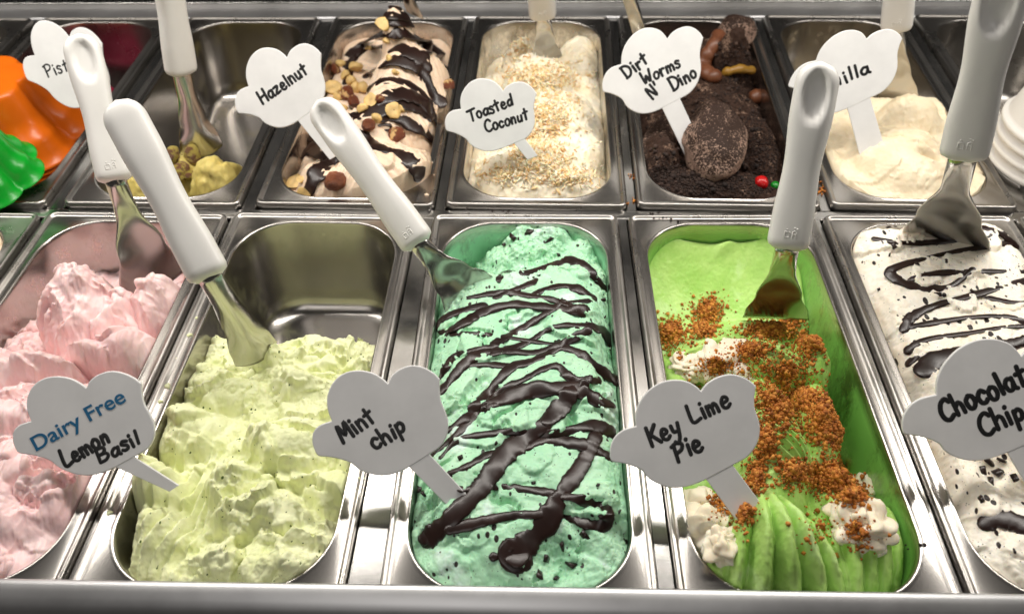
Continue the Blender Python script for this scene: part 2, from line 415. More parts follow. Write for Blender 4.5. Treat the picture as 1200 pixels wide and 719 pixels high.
# ---- beige ice cream at the far left
p = pans['cream']
ice_cream('cream', lambda X, Y: -.004+.012*billow(X*30, Y*30, .4)+.006*fbm(X*12, Y*12)-.0*X, 150, 260,
    lambda x, y, z: .0016*fbm(x*160, y*160, z*160, 3), cream('beige_cream', (236, 218, 192), (218, 194, 164)), 'beige ice cream in the pan beside the pink one')

# ---- pink strawberry
p = pans['straw']
LS = [Lump(p, 74, 314, .032, .046, 24, .044, -.055, .5, .34, (1.1, .005)), Lump(p, 112, 350, .034, .030, -35, .020, -.05, .45, .35),
      Lump(p, 166, 330, .026, .034, -8, .022, -.055, .5, .40, (2.2, .006)), Lump(p, 196, 352, .020, .030, -12, .002, -.055, .5, .3),
      Lump(p, 150, 392, .032, .029, 20, .018, -.05, .45, .28), Lump(p, 95, 398, .030, .018, -10, .014, -.05, .55, .35),
      Lump(p, 40, 415, .040, .022, -15, .022, -.05, .55, .4), Lump(p, -30, 420, .05, .03, 0, .016, -.05, .5, .3),
      Lump(p, 20, 470, .055, .034, 0, .017, -.05, .5, .3), Lump(p, 95, 470, .035, .032, 0, .010, -.05, .5, .3),
      Lump(p, 60, 545, .062, .050, 10, .014, -.05, .4, .15), Lump(p, -20, 560, .06, .06, 0, .018, -.05, .45, .2), Lump(p, 10, 640, .07, .05, 15, -.004, -.05, .5, .2)]
def hf(X, Y, p=p):
    z = -.024+.008*fbm(X*20, Y*20)-.03*sstep(.045, .066, X)*sstep(.1, .16, Y)
    z = z-sstep(.24, .30, Y+.01*fbm(X*30, Y*30))*.03
    for l in LS: z = smax(z, l.h(X, Y), .0040)
    z = z+smears(p, X, Y, 21, 44, .020, .048, .0075, -70, 60, .14)+cracks(X, Y, 24, .07, .010, 4.0)
    z = z+edge_drop(p, X, Y, .012, .02, .01, .006)
    rough = sstep(.17, .20, Y)*(1-sstep(.232, .25, Y))*sstep(.03, -.01, X)
    z = z+rough*(.016*billow(X*55, Y*55, .2, 4)-.003)
    return z
def dd(x, y, z):
    crest = sstep(.004, .016, z)*sstep(.2, .215, y)*0
    band = sstep(.165, .19, y)*(1-sstep(.235, .25, y))*sstep(.03, -.01, x)
    st = fbm(x*70+y*10, y*16, z*20, 4)          # long drawn streaks
    return .0034*st+.0016*fbm(x*150+y*30, y*24, z*60, 3)+.0004*fbm(x*240, y*90, z*200, 3)+band*.0022*fbm(x*130, y*130, z*130, 4)+.0016*np.clip(fbm(x*90, y*90, z*60, 4)-.15, 0, 1)*6*sstep(.22, .28, y)
ice_cream('straw', hf, 300, 560, dd, cream('pink_cream', (253, 225, 223), (247, 205, 204), .4, .15, sss=.35), 'pink ice cream heaped in smooth torn folds', blur=2)

# ---- lemon basil
p = pans['lemon']
w1_ = lambda X, Y: warp_fields(X, Y)[0]
LL = [Lump(p, 300, 395, .030, .016, 10, .004, -.05, .5, .4), Lump(p, 375, 400, .034, .014, -5, -.014, -.06, .5, .4), Lump(p, 428, 412, .016, .018, 0, -.004, -.06, .5, .4),
      Lump(p, 225, 425, .020, .024, 0, -.012, -.06, .5, .4), Lump(p, 265, 440, .040, .022, 12, .006, -.05, .5, .3), Lump(p, 350, 440, .040, .024, -8, .000, -.05, .5, .35),
      Lump(p, 215, 485, .036, .034, 0, .010, -.05, .42, .2), Lump(p, 330, 490, .034, .034, -20, .017, -.05, .40, .15), Lump(p, 405, 500, .030, .028, 0, .006, -.05, .5, .3),
      Lump(p, 270, 545, .030, .020, 30, .010, -.05, .5, .35, (2.6, .003)), Lump(p, 380, 555, .034, .022, -10, .006, -.05, .5, .35), Lump(p, 160, 545, .030, .024, 0, .016, -.06, .45, .3),
      Lump(p, 170, 610, .036, .046, 12, .010, -.07, .45, .2, ), Lump(p, 310, 590, .046, .034, -12, .013, -.05, .42, .2), Lump(p, 290, 650, .060, .034, 5, .006, -.06, .42, .2), Lump(p, 370, 610, .034, .03, 0, .004, -.06, .5, .3), Lump(p, 220, 670, .05, .03, 0, -.002, -.06, .5, .2)]
sx, sy = loc(p, 195, 590, .005)
def hf(X, Y, p=p):
    yb = loc(p, 330, 398, -.02)[1]
    n = fbm(X*35, Y*35, .1, 4)
    z = np.where(Y < yb+.012*n, -.012+.010*w1_(X, Y), -.012-2.6*(Y-yb-.012*n))
    z = np.maximum(z, -.14)
    for l in LL: z = smax(z, l.h(X, Y), .004)
    mk = np.exp(-(((X-sx)/.024)**2)**1.5-(((Y-sy)/.05)**2)**1.5)
    sm = smears(p, X, Y, 5, 46, .022, .050, .0125, -60, 120, .16, lambda x, y: y < yb+.01)+smears(p, X, Y, 55, 70, .006, .016, .0055, -60, 160, .35, lambda x, y: y < yb+.01)
    z = z+sm*np.where(z > -.06, 1, 0)*(1-.85*mk)-.009+.009*mk
    z = z+(cracks(X, Y, 30, .10, .009, 2.0)+cracks(X, Y, 60, .12, .0028, 7.0))*(1-.8*mk)
    # rake marks left by the spatula near the front left
    ph = ((X-sx)*1.0+(Y-sy)*-.16)/.0066+.9*fbm(X*30, Y*30, .6, 2)
    saw = (ph-np.floor(ph))
    z = z-mk*.0085*saw**1.4
    # front left corner pulled off the wall
    cx, cy = loc(p, 132, 640, -.01); z = z-.03*np.exp(-((X-cx)/.012)**2-((Y-cy)/.022)**2)
    return z+edge_drop(p, X, Y, .006, .012, .01, .004)
def dd(x, y, z):
    soft = np.exp(-((x-LL[7].x)/.03)**2-((y-LL[7].y)/.03)**2)*.65+np.exp(-((x-sx)/.03)**2-((y-sy)/.05)**2)*.6
    soft = np.clip(np.maximum(soft, .85*sstep(.02, .22, pn(x*26+5, y*22, .4))), 0, .85)
    return (1-soft)*(.0046*(billow(x*50, y*50, z*50, 4, .55)-.28)*1.6+.0006*fbm(x*220, y*220, z*220, 3))+.0014*fbm(x*60, y*60, z*60, 3)+.0003*fbm(x*420, y*420, z*420, 2)
ice_cream('lemon', hf, 340, 620, dd, cream('lemon_cream', (240, 242, 203), (226, 232, 175), .5, .16, 420, chips=[(210, .17, (80, 100, 40), (1, .6, 1))], sss=.12), 'pale yellow green ice cream, crumbly with raked spatula marks', blur=5)

# ---- mint chip
p = pans['mint']
def hf(X, Y, p=p):
    n = fbm(X*16+3, Y*16, .2, 4)
    z = .008+.005*n+.0025*billow(X*22, Y*14, .7, 2)
    z = z+.006*np.exp(-((Y-.17)/.06)**2)
    z = z+cracks(X, Y, 30, .06, .006, 5.0)
    z = z+smears(p, X, Y, 9, 46, .022, .055, .0050, -80, 70, .13)
    z = z+smears(p, X, Y, 19, 26, .008, .016, .0042, -80, 120, .3, lambda x, y: abs(x) > .045)
    z = z+edge_drop(p, X, Y, .030, .050, .02, .020)
    # rear: scooped lower, rough
    yb = loc(p, 600, 322, .0)[1]; yr = loc(p, 600, 285, -.01)[1]
    slope = .25*(X)   # deeper toward the left
    t = sstep(yb-.012, yb+.03, Y+.010*fbm(X*45, Y*45, .5, 3)-slope*.4)
    z = z-t*(.026-.26*np.clip(X, -.05, .05))
    lx, ly = loc(p, 540, 300, -.03); z = z-.050*np.exp(-((X-lx)/.028)**2-((Y-ly)/.040)**2)
    rx, ry = loc(p, 625, 283, -.005); z = smax(z, .000+.016*fbm(X*60, Y*60, .9, 4)-.9*((X-rx-.012)/.06)**2*.04-((Y-ry)/.04)**2*.02, .004)
    ax, ay = loc(p, 715, 395, 0); z = z-.014*np.exp(-((X-ax)/.009)**2-((Y-ay)/.035)**2)
    bx, by = loc(p, 655, 650, 0); z = z-.016*np.exp(-((X-bx)/.016)**2-((Y-by)/.014)**2)
    cx, cy = loc(p, 500, 640, 0); z = z-.006*np.exp(-((X-cx)/.02)**2-((Y-cy)/.01)**2)
    return z
def dd(x, y, z):
    yb = loc(p, 600, 330, .0)[1]
    r = sstep(yb-.015, yb+.01, y); side = sstep(.045, .062, np.abs(x)); bx, by = loc(p, 655, 655, 0)
    fr = np.exp(-((x-bx)/.025)**2-((y-by)/.02)**2)
    k = np.clip(r+.6*side+fr, 0, 1)
    return k*(.0050*(billow(x*75, y*75, z*75, 4, .6)-.25)*1.5)+.0014*fbm(x*34, y*80, z*40, 4)+.0004*fbm(x*300, y*300, z*300, 2)
ice_cream('mint', hf, 300, 620, dd, cream('mint_cream', (192, 234, 200), (164, 220, 180), .38, .12, 600, chips=[(170, .26, (34, 26, 20), (1, .6, 1)), (420, .17, (40, 34, 28), None)], sss=.3, patches=(212, 236, 224)), 'mint green ice cream with dark flecks under zigzag chocolate drizzle')

# ---- key lime pie
p = pans['key']
KL = [Lump(p, 912, 500, .036, .085, -6, .034, -.055, .55, .10), Lump(p, 905, 600, .036, .055, -8, .026, -.055, .55, .1),
      Lump(p, 830, 395, .034, .030, 25, .004, -.05, .5, .25, (2.4, .004)), Lump(p, 905, 400, .034, .030, -25, .016, -.05, .5, .2, (2.2, .005)), Lump(p, 955, 400, .018, .032, -10, .010, -.05, .5, .2, (1.6, .005)),
      Lump(p, 995, 600, .036, .062, -14, .008, -.06, .48, .10), Lump(p, 1030, 620, .022, .045, -16, -.002, -.06, .48, .1), Lump(p, 835, 610, .034, .050, 12, -.002, -.055, .5, .2), Lump(p, 800, 450, .022, .060, 8, -.006, -.055, .5, .2, (1.5, .003)), Lump(p, 965, 480, .022, .06, -10, .012, -.06, .5, .15)]
KP = [Lump(p, px, py, rx, ry, rot, zt, -.05, .62, .12) for px, py, rx, ry, rot, zt in ((846, 655, .011, .050, -38, .000), (858, 632, .012, .052, -24, .010), (876, 612, .012, .060, -14, .022), (899, 606, .0125, .064, -5, .030), (922, 606, .0125, .064, 4, .031), (944, 612, .012, .060, 12, .026), (962, 628, .011, .055, 18, .014), (980, 640, .011, .055, 8, .004), (998, 628, .012, .058, 0, .010), (1018, 622, .012, .055, -6, .008), (1036, 620, .011, .050, -10, .000), (1050, 622, .010, .045, -12, -.010))]
KX, KY = loc(p, 905, 480, .02)
def hf(X, Y, p=p):
    yb = loc(p, 840, 360, -.02)[1]
    z = np.full_like(X, -.030)-.035*sstep(.036, .056, X)*sstep(.10, .14, Y)+.006*fbm(X*18, Y*18)
    # rear part: smooth scooped bowl climbing the rear wall
    t = sstep(yb-.008, yb+.010, Y)
    dish = -.062+.046*((Y-yb)/.085)**2+.020*(X/.07)**2+.05*np.clip(np.abs(X)-.055, 0, 1)
    lx, ly = loc(p, 850, 288, -.02); dish = dish+.004*np.exp(-(((X-lx)*.9+(Y-ly)*.5)/.010)**2-(((Y-ly)*.9-(X-lx)*.5)/.004)**2)
    z = z*(1-t)+dish*t
    for l in KL: z = smax(z, l.h(X, Y), .003)
    front = 1-sstep(-.055, -.025, Y-KY)
    z = z-.014*front
    for l in KP: z = smax(z, l.h(X, Y), .0009)
    z = z+smears(p, X, Y, 33, 30, .012, .03, .0030, -80, 60, .15, lambda x, y: KY-.03 < y < yb)
    # herringbone pleats pressed along the ridge
    mk = np.exp(-((X-KX-.002)/.018)**2)*sstep(-.055, -.035, Y-KY)*(1-sstep(.02, .06, Y-KY))
    ph = ((Y-KY)+.55*np.abs(X-KX+.006)+.25*(X-KX))/.0072+.5*fbm(X*30, Y*30, .3, 2)
    z = z-mk*.0058*np.abs(np.sin(ph*math.pi))**.7
    return z+edge_drop(p, X, Y, .004, .02, .003, .006)
def dd(x, y, z):
    return .0014*fbm(x*45, y*22, z*40, 4)+.0003*fbm(x*300, y*300, z*300, 2)
ice_cream('key', hf, 330, 640, dd, cream('lime_cream', (192, 226, 132), (160, 208, 98), .40, .16, 600, sss=.12, patches=(200, 232, 154)), 'bright green ice cream in pleated folds topped with brown crumbs')

# ---- chocolate chip
p = pans['choc']
def hf(X, Y, p=p):
    z = .004+.005*fbm(X*14+9, Y*14, .2, 4)+.005*billow(X*22, Y*22, .7, 3)
    z = z+edge_drop(p, X, Y, .026, .05, .02, .014)
    z = z+.008*sstep(-.02, .05, X)+smears(p, X, Y, 14, 60, .014, .045, .0042, -80, 60, .16)
    gx, gy = loc(p, 1060, 420, 0)
    z = z-.010*np.exp(-((X-(gx-.003))/.006)**2)*sstep(.05, .1, Y)*(1-sstep(.25, .3, Y))
    bx, by = loc(p, 1165, 555, 0); z = z-.012*np.exp(-((X-bx)/.012)**2-((Y-by)/.02)**2)
    hx_, hy_ = loc(p, 1030, 272, 0); z = z-.008*np.exp(-((X-hx_)/.018)**2-((Y-hy_)/.004)**2)
    return z
ice_cream('choc', hf, 280, 560, lambda x, y, z: .0022*fbm(x*40, y*60, z*40, 4)+.0022*np.clip(fbm(x*90, y*90, z*90, 4), 0, 1)+.0005*fbm(x*260, y*260, z*260, 2),
    cream('white_cream', (252, 246, 233), (244, 233, 214), .42, .2, 600, chips=[(150, .30, (36, 26, 24), (1, .55, 1)), (380, .18, (44, 34, 30), None)], sss=.3), 'white ice cream speckled with chips under chocolate drizzle lines')

# ---- pistachio remnant
p = pans['pist']
LP = [Lump(p, 242, 186, .034, .044, -20, .010, -.11, .55, .2), Lump(p, 205, 182, .040, .050, 10, .004, -.11, .55, .2), Lump(p, 264, 188, .016, .038, -20, .004, -.11, .5, .25), Lump(p, 165, 200, .045, .05, 0, -.004, -.11, .55, .2)]
def hf(X, Y, p=p):
    z = np.full_like(X, -.118)
    for l in LP: z = smax(z, l.h(X, Y), .003)
    z = z+smears(p, X, Y, 3, 90, .008, .02, .006, -90, 90, .2)*np.where(z > -.07, 1, 0)
    return z
ice_cream('pist', hf, 170, 330, lambda x, y, z: np.where(z > -.1, .0030*(billow(x*70, y*70, z*70, 3)-.2)*1.5+.0012*fbm(x*150, y*150, z*150, 3), -.004), cream('pistachio_cream', (222, 206, 130), (202, 182, 100), .45, .3), 'mustard green pistachio ice cream, a small lump with nuts')

# ---- hazelnut mound
p = pans['hazel']
LH = [Lump(p, 450, 182, .074, .066, -15, .030, -.05, .42, .06), Lump(p, 425, 135, .056, .060, -20, .034, -.05, .5, .1), Lump(p, 455, 100, .050, .060, -15, .046, -.05, .5, .1),
      Lump(p, 470, 55, .046, .066, -12, .058, -.05, .5, .1), Lump(p, 463, 8, .022, .040, -10, .088, -.05, .55, .15), Lump(p, 510, 90, .030, .09, 8, .022, -.06, .5, .1), Lump(p, 375, 195, .034, .05, 15, .012, -.05, .5, .15)]
HX, HY = loc(p, 450, 120, .03)
def hf(X, Y, p=p):
    z = np.full_like(X, -.020)+.006*fbm(X*20, Y*20)
    for l in LH: z = smax(z, l.h(X, Y), .010)
    z = z+smears(p, X, Y, 4, 24, .02, .045, .004, -60, 60, .05)
    ph = ((Y-HY)+2.2*(X-HX)**2/.08)/.011+.6*fbm(X*22, Y*22, .5, 2)
    z = z-.0022*np.abs(np.sin(ph*math.pi))**.7*sstep(-.01, .01, z)
    return z+edge_drop(p, X, Y, .008, .02, .01, .01)
ice_cream('hazel', hf, 240, 460, lambda x, y, z: .0014*fbm(x*40, y*40, z*40, 4)+.0003*fbm(x*250, y*250, z*250, 2), cream('hazelnut_cream', (244, 222, 198), (230, 202, 174), .4, .15, chips=[(500, .14, (120, 80, 50), None)], sss=.3), 'tan hazelnut ice cream mound striped with dark chocolate and nuts', over=.13)

# ---- toasted coconut
p = pans['coco']
LC = [Lump(p, 630, 180, .066, .060, 0, .016, -.04, .42, .15), Lump(p, 640, 120, .062, .060, 0, .022, -.04, .45, .15), Lump(p, 675, 130, .038, .07, -8, .016, -.04, .5, .15, (1.6, .003)),
      Lump(p, 628, 70, .048, .045, 0, .016, -.05, .5, .2), Lump(p, 605, 46, .022, .026, 0, .018, -.05, .5, .3), Lump(p, 590, 190, .030, .04, 10, .008, -.04, .5, .15)]
def hf(X, Y, p=p):
    z = np.full_like(X, -.022)+.010*fbm(X*20, Y*20)
    z = z-.02*sstep(.27, .31, Y)
    lx, ly = loc(p, 685, 48, -.01); z = smax(z, -.012-((X-lx)/.03)**2*.02-((Y-ly)/.05)**2*.02, .004)
    for l in LC: z = smax(z, l.h(X, Y), .008)
    z = z+smears(p, X, Y, 6, 40, .014, .035, .0045, -80, 90, .12)
    return z+edge_drop(p, X, Y, .02, .03, .01, .010)
ice_cream('coco', hf, 220, 420, lambda x, y, z: .0030*fbm(x*45, y*45, z*45, 4)+.0008*fbm(x*200, y*200, z*200, 3), cream('coconut_cream', (252, 245, 228), (248, 232, 200), .45, .25, sss=.3), 'white ice cream covered in toasted coconut shreds')

# ---- dirt
p = pans['dirt']
LD = [Lump(p, 836, 165, .030, .050, -6, .006, -.05, .5, .03), Lump(p, 800, 205, .060, .040, 0, .000, -.04, .5, .2), Lump(p, 860, 210, .05, .035, 0, -.003, -.04, .5, .2), Lump(p, 772, 165, .026, .05, -10, .018, -.04, .5, .15),
      Lump(p, 830, 100, .065, .06, 0, .008, -.04, .45, .2), Lump(p, 885, 150, .04, .06, 0, .002, -.04, .5, .25), Lump(p, 830, 45, .045, .035, 0, .022, -.04, .5, .3), Lump(p, 862, 32, .026, .020, 0, .046, -.04, .5, .1), Lump(p, 780, 90, .03, .07, 0, .004, -.04, .5, .2)]
def hf(X, Y, p=p):
    z = np.full_like(X, -.020)+.010*fbm(X*20, Y*20)
    for l in LD: z = smax(z, l.h(X, Y), .0025)
    return z+edge_drop(p, X, Y, .015, .02, .01, .01)
DS = LD[0]
def dd(x, y, z):
    smooth = np.exp(-((x-DS.x)/.028)**4-((y-DS.y)/.05)**4)
    return (1-.8*smooth)*(.0030*fbm(x*80, y*80, z*80, 4)+.0016*fbm(x*300, y*300, z*300, 2))+smooth*.0003*fbm(x*400, y*400, z*400, 2)
mdirt, nt, bs = nmat('cocoa_cream')
n1 = tex(nt, 'noise', 60, 5, .65); n2 = tex(nt, 'noise', 900, 3, .7)
c = mixcol(nt, ramp(nt, n1.outputs[0], .56, .64), s2l((58, 40, 31)), s2l((150, 122, 104)))
c = mixcol(nt, ramp(nt, n2.outputs[0], .46, .56), c, s2l((52, 36, 28)))
nt.links.new(c, bs.inputs['Base Color']); bs.inputs['Roughness'].default_value = .75; bs.inputs['Specular IOR Level'].default_value = .2
bump(nt, bs, n2.outputs[0], .8, .001)
ice_cream('dirt', hf, 220, 420, dd, mdirt, 'chocolate ice cream buried in dark cookie crumbs with gummy worms')

# ---- vanilla
p = pans['van']
LV = [Lump(p, 1065, 165, .060, .075, -10, .026, -.05, .5, .1), Lump(p, 1060, 205, .066, .04, 0, .006, -.04, .42, .1), Lump(p, 1005, 175, .034, .055, 8, -.002, -.04, .5, .25), Lump(p, 1075, 115, .042, .045, -10, .032, -.06, .5, .15), Lump(p, 1140, 195, .02, .05, 0, -.006, -.05, .5, .2)]
def hf(X, Y, p=p):
    z = np.full_like(X, .002)+.008*fbm(X*20, Y*20)
    yb = loc(p, 1070, 92, .02)[1]
    z = z-.10*sstep(yb-.01, yb+.02, Y)
    for l in LV: z = smax(z, l.h(X, Y), .008)
    z = z+smears(p, X, Y, 8, 30, .02, .05, .0032, -20, 50, .10)*np.where(z > -.04, 1, 0)
    gx, gy = loc(p, 1060, 178, .01); z = z-.0045*np.exp(-((Y-gy+.35*(X-gx))/.0025)**2)*np.exp(-((X-gx)/.035)**2)
    gx, gy = loc(p, 1085, 196, .005); z = z-.012*np.exp(-((Y-gy)/.004)**2-((X-gx)/.012)**2)
    return z+edge_drop(p, X, Y, .006, .02, .01, .006)
ice_cream('van', hf, 240, 440, lambda x, y, z: .0014*fbm(x*30, y*70, z*40, 4)+.0020*np.clip(fbm(x*80, y*80, z*80, 4)-.1, 0, 1)*2+.0004*fbm(x*250, y*250, z*250, 2), cream('vanilla_cream', (238, 225, 198), (226, 208, 174), .42, .2, sss=.3), 'cream coloured vanilla ice cream, a smooth wide mound')
#PART2
# ------------------------------------------------------------------ sweeps and drizzle
def catmull(P, n=8, closed=False):
    P = [np.array(q, float) for q in P]; out = []
    N = len(P)
    for i in range(N if closed else N-1):
        if closed: a, b, c, d = P[(i-1) % N], P[i], P[(i+1) % N], P[(i+2) % N]
        else: a, b, c, d = P[max(i-1, 0)], P[i], P[i+1], P[min(i+2, N-1)]
        for k in range(n):
            t = k/n; out.append(.5*((2*b)+(-a+c)*t+(2*a-5*b+4*c-d)*t*t+(-a+3*b-3*c+d)*t**3))
    if not closed: out.append(P[-1])
    return out
def sweep(mb, pts, nrm, hw, hh, ns=10):
    """flattened tube; pts/nrm Vectors, hw half widths, hh half heights; rounded ends"""
    n = len(pts); loops = []
    for i in range(n):
        t = (pts[min(i+1, n-1)]-pts[max(i-1, 0)])
        if t.length < 1e-9: t = Vector((1, 0, 0))
        t.normalize(); N = nrm[i]-t*nrm[i].dot(t); N.normalize(); B = t.cross(N)
        def ring(off, sc):
            return [tuple(pts[i]+t*off+B*(math.cos(2*math.pi*k/ns)*hw[i]*sc)+N*(math.sin(2*math.pi*k/ns)*hh[i]*sc)) for k in range(ns)]
        if i == 0:
            for a in (80, 50, 25): loops.append(ring(-hw[0]*math.sin(math.radians(a)), math.cos(math.radians(a))))
        loops.append(ring(0, 1))
        if i == n-1:
            for a in (25, 50, 80): loops.append(ring(hw[-1]*math.sin(math.radians(a)), math.cos(math.radians(a))))
    mb.loft(loops, True, True)
def drizzle(key, strokes, parent_name='chocolate_drizzle', z_off=.30):
    p = pans[key]; objs = []
    for stk in strokes:
        pix, wpx = stk[0], stk[1]
        C = catmull([q for q in pix], 10)
        if not hasattr(wpx, '__len__'): wpx = [wpx]*len(pix)
        W = catmull([(v,) for v in wpx], 10)
        P, N, HW = [], [], []
        last = None
        for c, ww in zip(C, W):
            h = hit(key, c[0], c[1])
            if h is None: continue
            P.append(h[0]); N.append(h[1]); zc = (h[0]-CAM).dot(_F)
            HW.append(ww[0]*.82*zc/FPX)
        if len(P) < 4: continue
        # the sauce bridges small dents: smooth heights and normals along the run
        for _ in range(9):
            P = [P[0]]+[(P[i-1]+P[i]*2+P[i+1])/4 for i in range(1, len(P)-1)]+[P[-1]]
        N = [sum((N[max(0, min(len(N)-1, i+j))] for j in range(-4, 5)), Vector((0, 0, 0))).normalized()*1.0 for i in range(len(N))]
        N = [(n+Vector((0, 0, .6))).normalized() for n in N]
        s0 = rng.rand()*50
        HW = [v*(1+.34*float(pn(i*.17+s0, s0))+.15*float(pn(i*.6+s0, s0+5)))for i, v in enumerate(HW)]
        HH = [min(v*.24, .0013) for v in HW]
        P = [q+n*(hh*z_off) for q, n, hh in zip(P, N, HH)]
        mb = MB(); I = p.M.inverted(); R3 = I.to_3x3()
        sweep(mb, [I @ q for q in P], [R3 @ n for n in N], HW, HH, 12)
        objs.append(mb.obj(parent_name, CHOC, p.ice, True))
    return objs
def blob(key, px, py, rpx, flat=.5, mat=None, name='chocolate_drop'):
    h = hit(key, px, py)
    if not h: return
    p = pans[key]; r = rpx*((h[0]-CAM).dot(_F))/FPX; mb = MB(); n = (h[1]+Vector((0, 0, 1))).normalized()
    loops = []; q = Vector((0, 0, 1)).rotation_difference(n); I = p.M.inverted()
    s = rng.rand()*9
    for i in range(1, 9):
        a = math.pi*(i/9-.5)
        loops.append([tuple(I @ (h[0]+q @ Vector((r*math.cos(a)*math.cos(t)*(1+.12*math.sin(2*t+s)), r*math.cos(a)*math.sin(t)*(1+.1*math.sin(3*t+s)), r*flat*math.sin(a)+r*flat*.10)))) for t in [2*math.pi*k/18 for k in range(18)]])
    mb.loft(loops, True, True); return mb.obj(name, mat or CHOC, p.ice, True)
def Z(ox, oy, sc, pts): return [(ox+x/sc, oy+y/sc) for x, y in pts]
def ZM(pts): return Z(460, 250, 3.127, pts)
def ZN(pts): return Z(460, 470, 3.127, pts)
mint_strokes = [
 (ZM([(388, 246), (410, 215), (470, 222), (540, 205), (600, 188), (655, 175), (710, 195), (745, 240), (780, 275)]), [5, 6, 6, 6, 9, 11, 8, 6, 5]),
 (ZM([(255, 313), (330, 300), (400, 290), (480, 298), (560, 312), (620, 325), (690, 350)]), [3, 5, 6, 6, 5, 5, 4]),
 (ZM([(378, 308), (440, 285), (510, 255), (525, 242)]), [5, 6, 6, 4]),
 (ZM([(500, 305), (570, 275), (640, 265), (700, 288), (742, 312), (700, 322), (620, 325)]), [5, 6, 7, 8, 7, 5, 4]),
 (ZM([(215, 425), (265, 400), (310, 372), (370, 348), (450, 333), (540, 342), (620, 348), (705, 358)]), [9, 10, 9, 8, 8, 8, 9, 10]),
 (ZM([(330, 340), (230, 365), (165, 400), (152, 425), (200, 440), (290, 440), (380, 448), (470, 462), (560, 475), (620, 480)]), [7, 8, 7, 7, 5, 4, 4, 4, 4, 4]),
 (ZM([(625, 325), (550, 375), (490, 412), (440, 440), (390, 468), (355, 495), (290, 502), (230, 520), (200, 560), (178, 595)]), [5, 7, 7, 7, 8, 7, 5, 6, 7, 7]),
 (ZM([(370, 515), (450, 490), (510, 465), (560, 430), (620, 410), (680, 410), (740, 418), (785, 450), (808, 495)]), [6, 6, 5, 5, 5, 6, 9, 12, 8]),
 (ZM([(182, 650), (215, 610), (270, 545), (340, 507), (430, 505), (520, 512), (590, 492), (640, 470), (715, 430)]), [9, 9, 10, 10, 7, 7, 7, 7, 7]),
 (ZM([(270, 560), (350, 553), (430, 560), (500, 545), (560, 520), (620, 492), (690, 515), (740, 560), (800, 600), (838, 632)]), [4, 6, 7, 8, 7, 6, 8, 9, 11, 10]),
 (ZM([(295, 715), (345, 665), (390, 610), (440, 560), (510, 540)]), [8, 9, 9, 8, 6]),
 (ZM([(340, 705), (400, 645), (470, 615), (530, 580), (600, 557), (640, 592), (670, 612), (720, 608), (755, 612)]), [5, 6, 6, 6, 7, 8, 7, 7, 6]),
 (ZM([(330, 712), (420, 675), (500, 650), (600, 642), (680, 645), (740, 680), (800, 698)]), [9, 13, 14, 14, 12, 11, 9]),
 (ZM([(570, 760), (620, 705), (655, 650), (700, 625)]), [13, 14, 13, 9]),
 (ZN([(205, 105), (270, 62), (330, 30), (390, 5)]), [6, 8, 9, 8]),
 (ZN([(640, -10), (590, 50), (520, 110), (460, 155), (400, 210), (350, 280), (305, 340), (235, 405), (170, 470), (125, 500)]), [13, 14, 15, 17, 17, 16, 14, 14, 15, 18]),
 (ZN([(150, 192), (205, 150), (250, 108), (300, 55), (340, 10)]), [5, 6, 6, 6, 5]),
 (ZN([(180, 205), (240, 140), (350, 120), (450, 110), (530, 122), (620, 115), (700, 95), (740, 92), (800, 112)]), [4, 5, 6, 7, 6, 7, 9, 13, 11]),
 (ZN([(210, 262), (280, 235), (350, 195), (420, 188), (500, 165), (560, 142), (640, 150), (720, 165), (795, 205)]), [5, 6, 8, 7, 7, 8, 11, 12, 9]),
 (ZN([(745, 130), (720, 180), (690, 240), (640, 310), (600, 370), (570, 430), (510, 500), (455, 560)]), [11, 11, 12, 13, 13, 17, 20, 27]),
 (ZN([(250, 322), (360, 313), (440, 318), (520, 325), (590, 340), (650, 350), (720, 370), (770, 390), (785, 435), (740, 450), (690, 440), (630, 420)]), [6, 6, 6, 7, 8, 8, 8, 10, 14, 12, 8, 6]),
 (ZN([(210, 470), (290, 450), (370, 430), (450, 417), (530, 415), (590, 408)]), [9, 9, 8, 7, 7, 7])]
drizzle('mint', mint_strokes)
blob('mint', 499, 627, 11, .26); blob('mint', 606, 652, 15, .20); blob('mint', 595, 638, 10, .22); blob('mint', 579, 652, 6, .4)
def ZC(pts): return Z(970, 240, 1.5635, pts)
drizzle('choc', [
 (ZC([(85, 62), (140, 70), (200, 68), (270, 60), (325, 52)]), [4, 4, 5, 4, 4]),
 (ZC([(285, 42), (320, 55), (340, 75), (365, 95)]), [5, 6, 6, 6]),
 (ZC([(365, 60), (320, 72), (230, 86), (150, 106), (112, 122), (135, 142), (175, 152), (225, 150), (265, 118)]), [4, 6, 5, 6, 8, 8, 7, 5, 4]),
 (ZC([(150, 140), (175, 128), (260, 122), (360, 122)]), [4, 5, 5, 4]),
 (ZC([(140, 228), (155, 203), (210, 180), (280, 162), (365, 138)]), [7, 8, 6, 6, 6]),
 (ZC([(142, 226), (200, 215), (260, 206), (320, 204), (365, 215)]), [5, 5, 4, 5, 6]),
 (ZC([(265, 158), (300, 172), (365, 182)]), [4, 5, 5]),
 (ZC([(148, 266), (180, 246), (250, 236), (320, 224), (365, 222)]), [7, 5, 4, 4, 4]),
 (ZC([(178, 303), (200, 282), (260, 270), (330, 256), (365, 248)]), [16, 15, 13, 11, 9]),
 (ZC([(150, 288), (165, 280)]), [8, 4]),
 (ZC([(292, 582), (320, 575), (345, 582), (380, 600)]), [12, 18, 18, 14])])
def ZH(pts): return Z(320, 0, 5, pts)
def ZI(pts): return Z(320, 110, 5, pts)
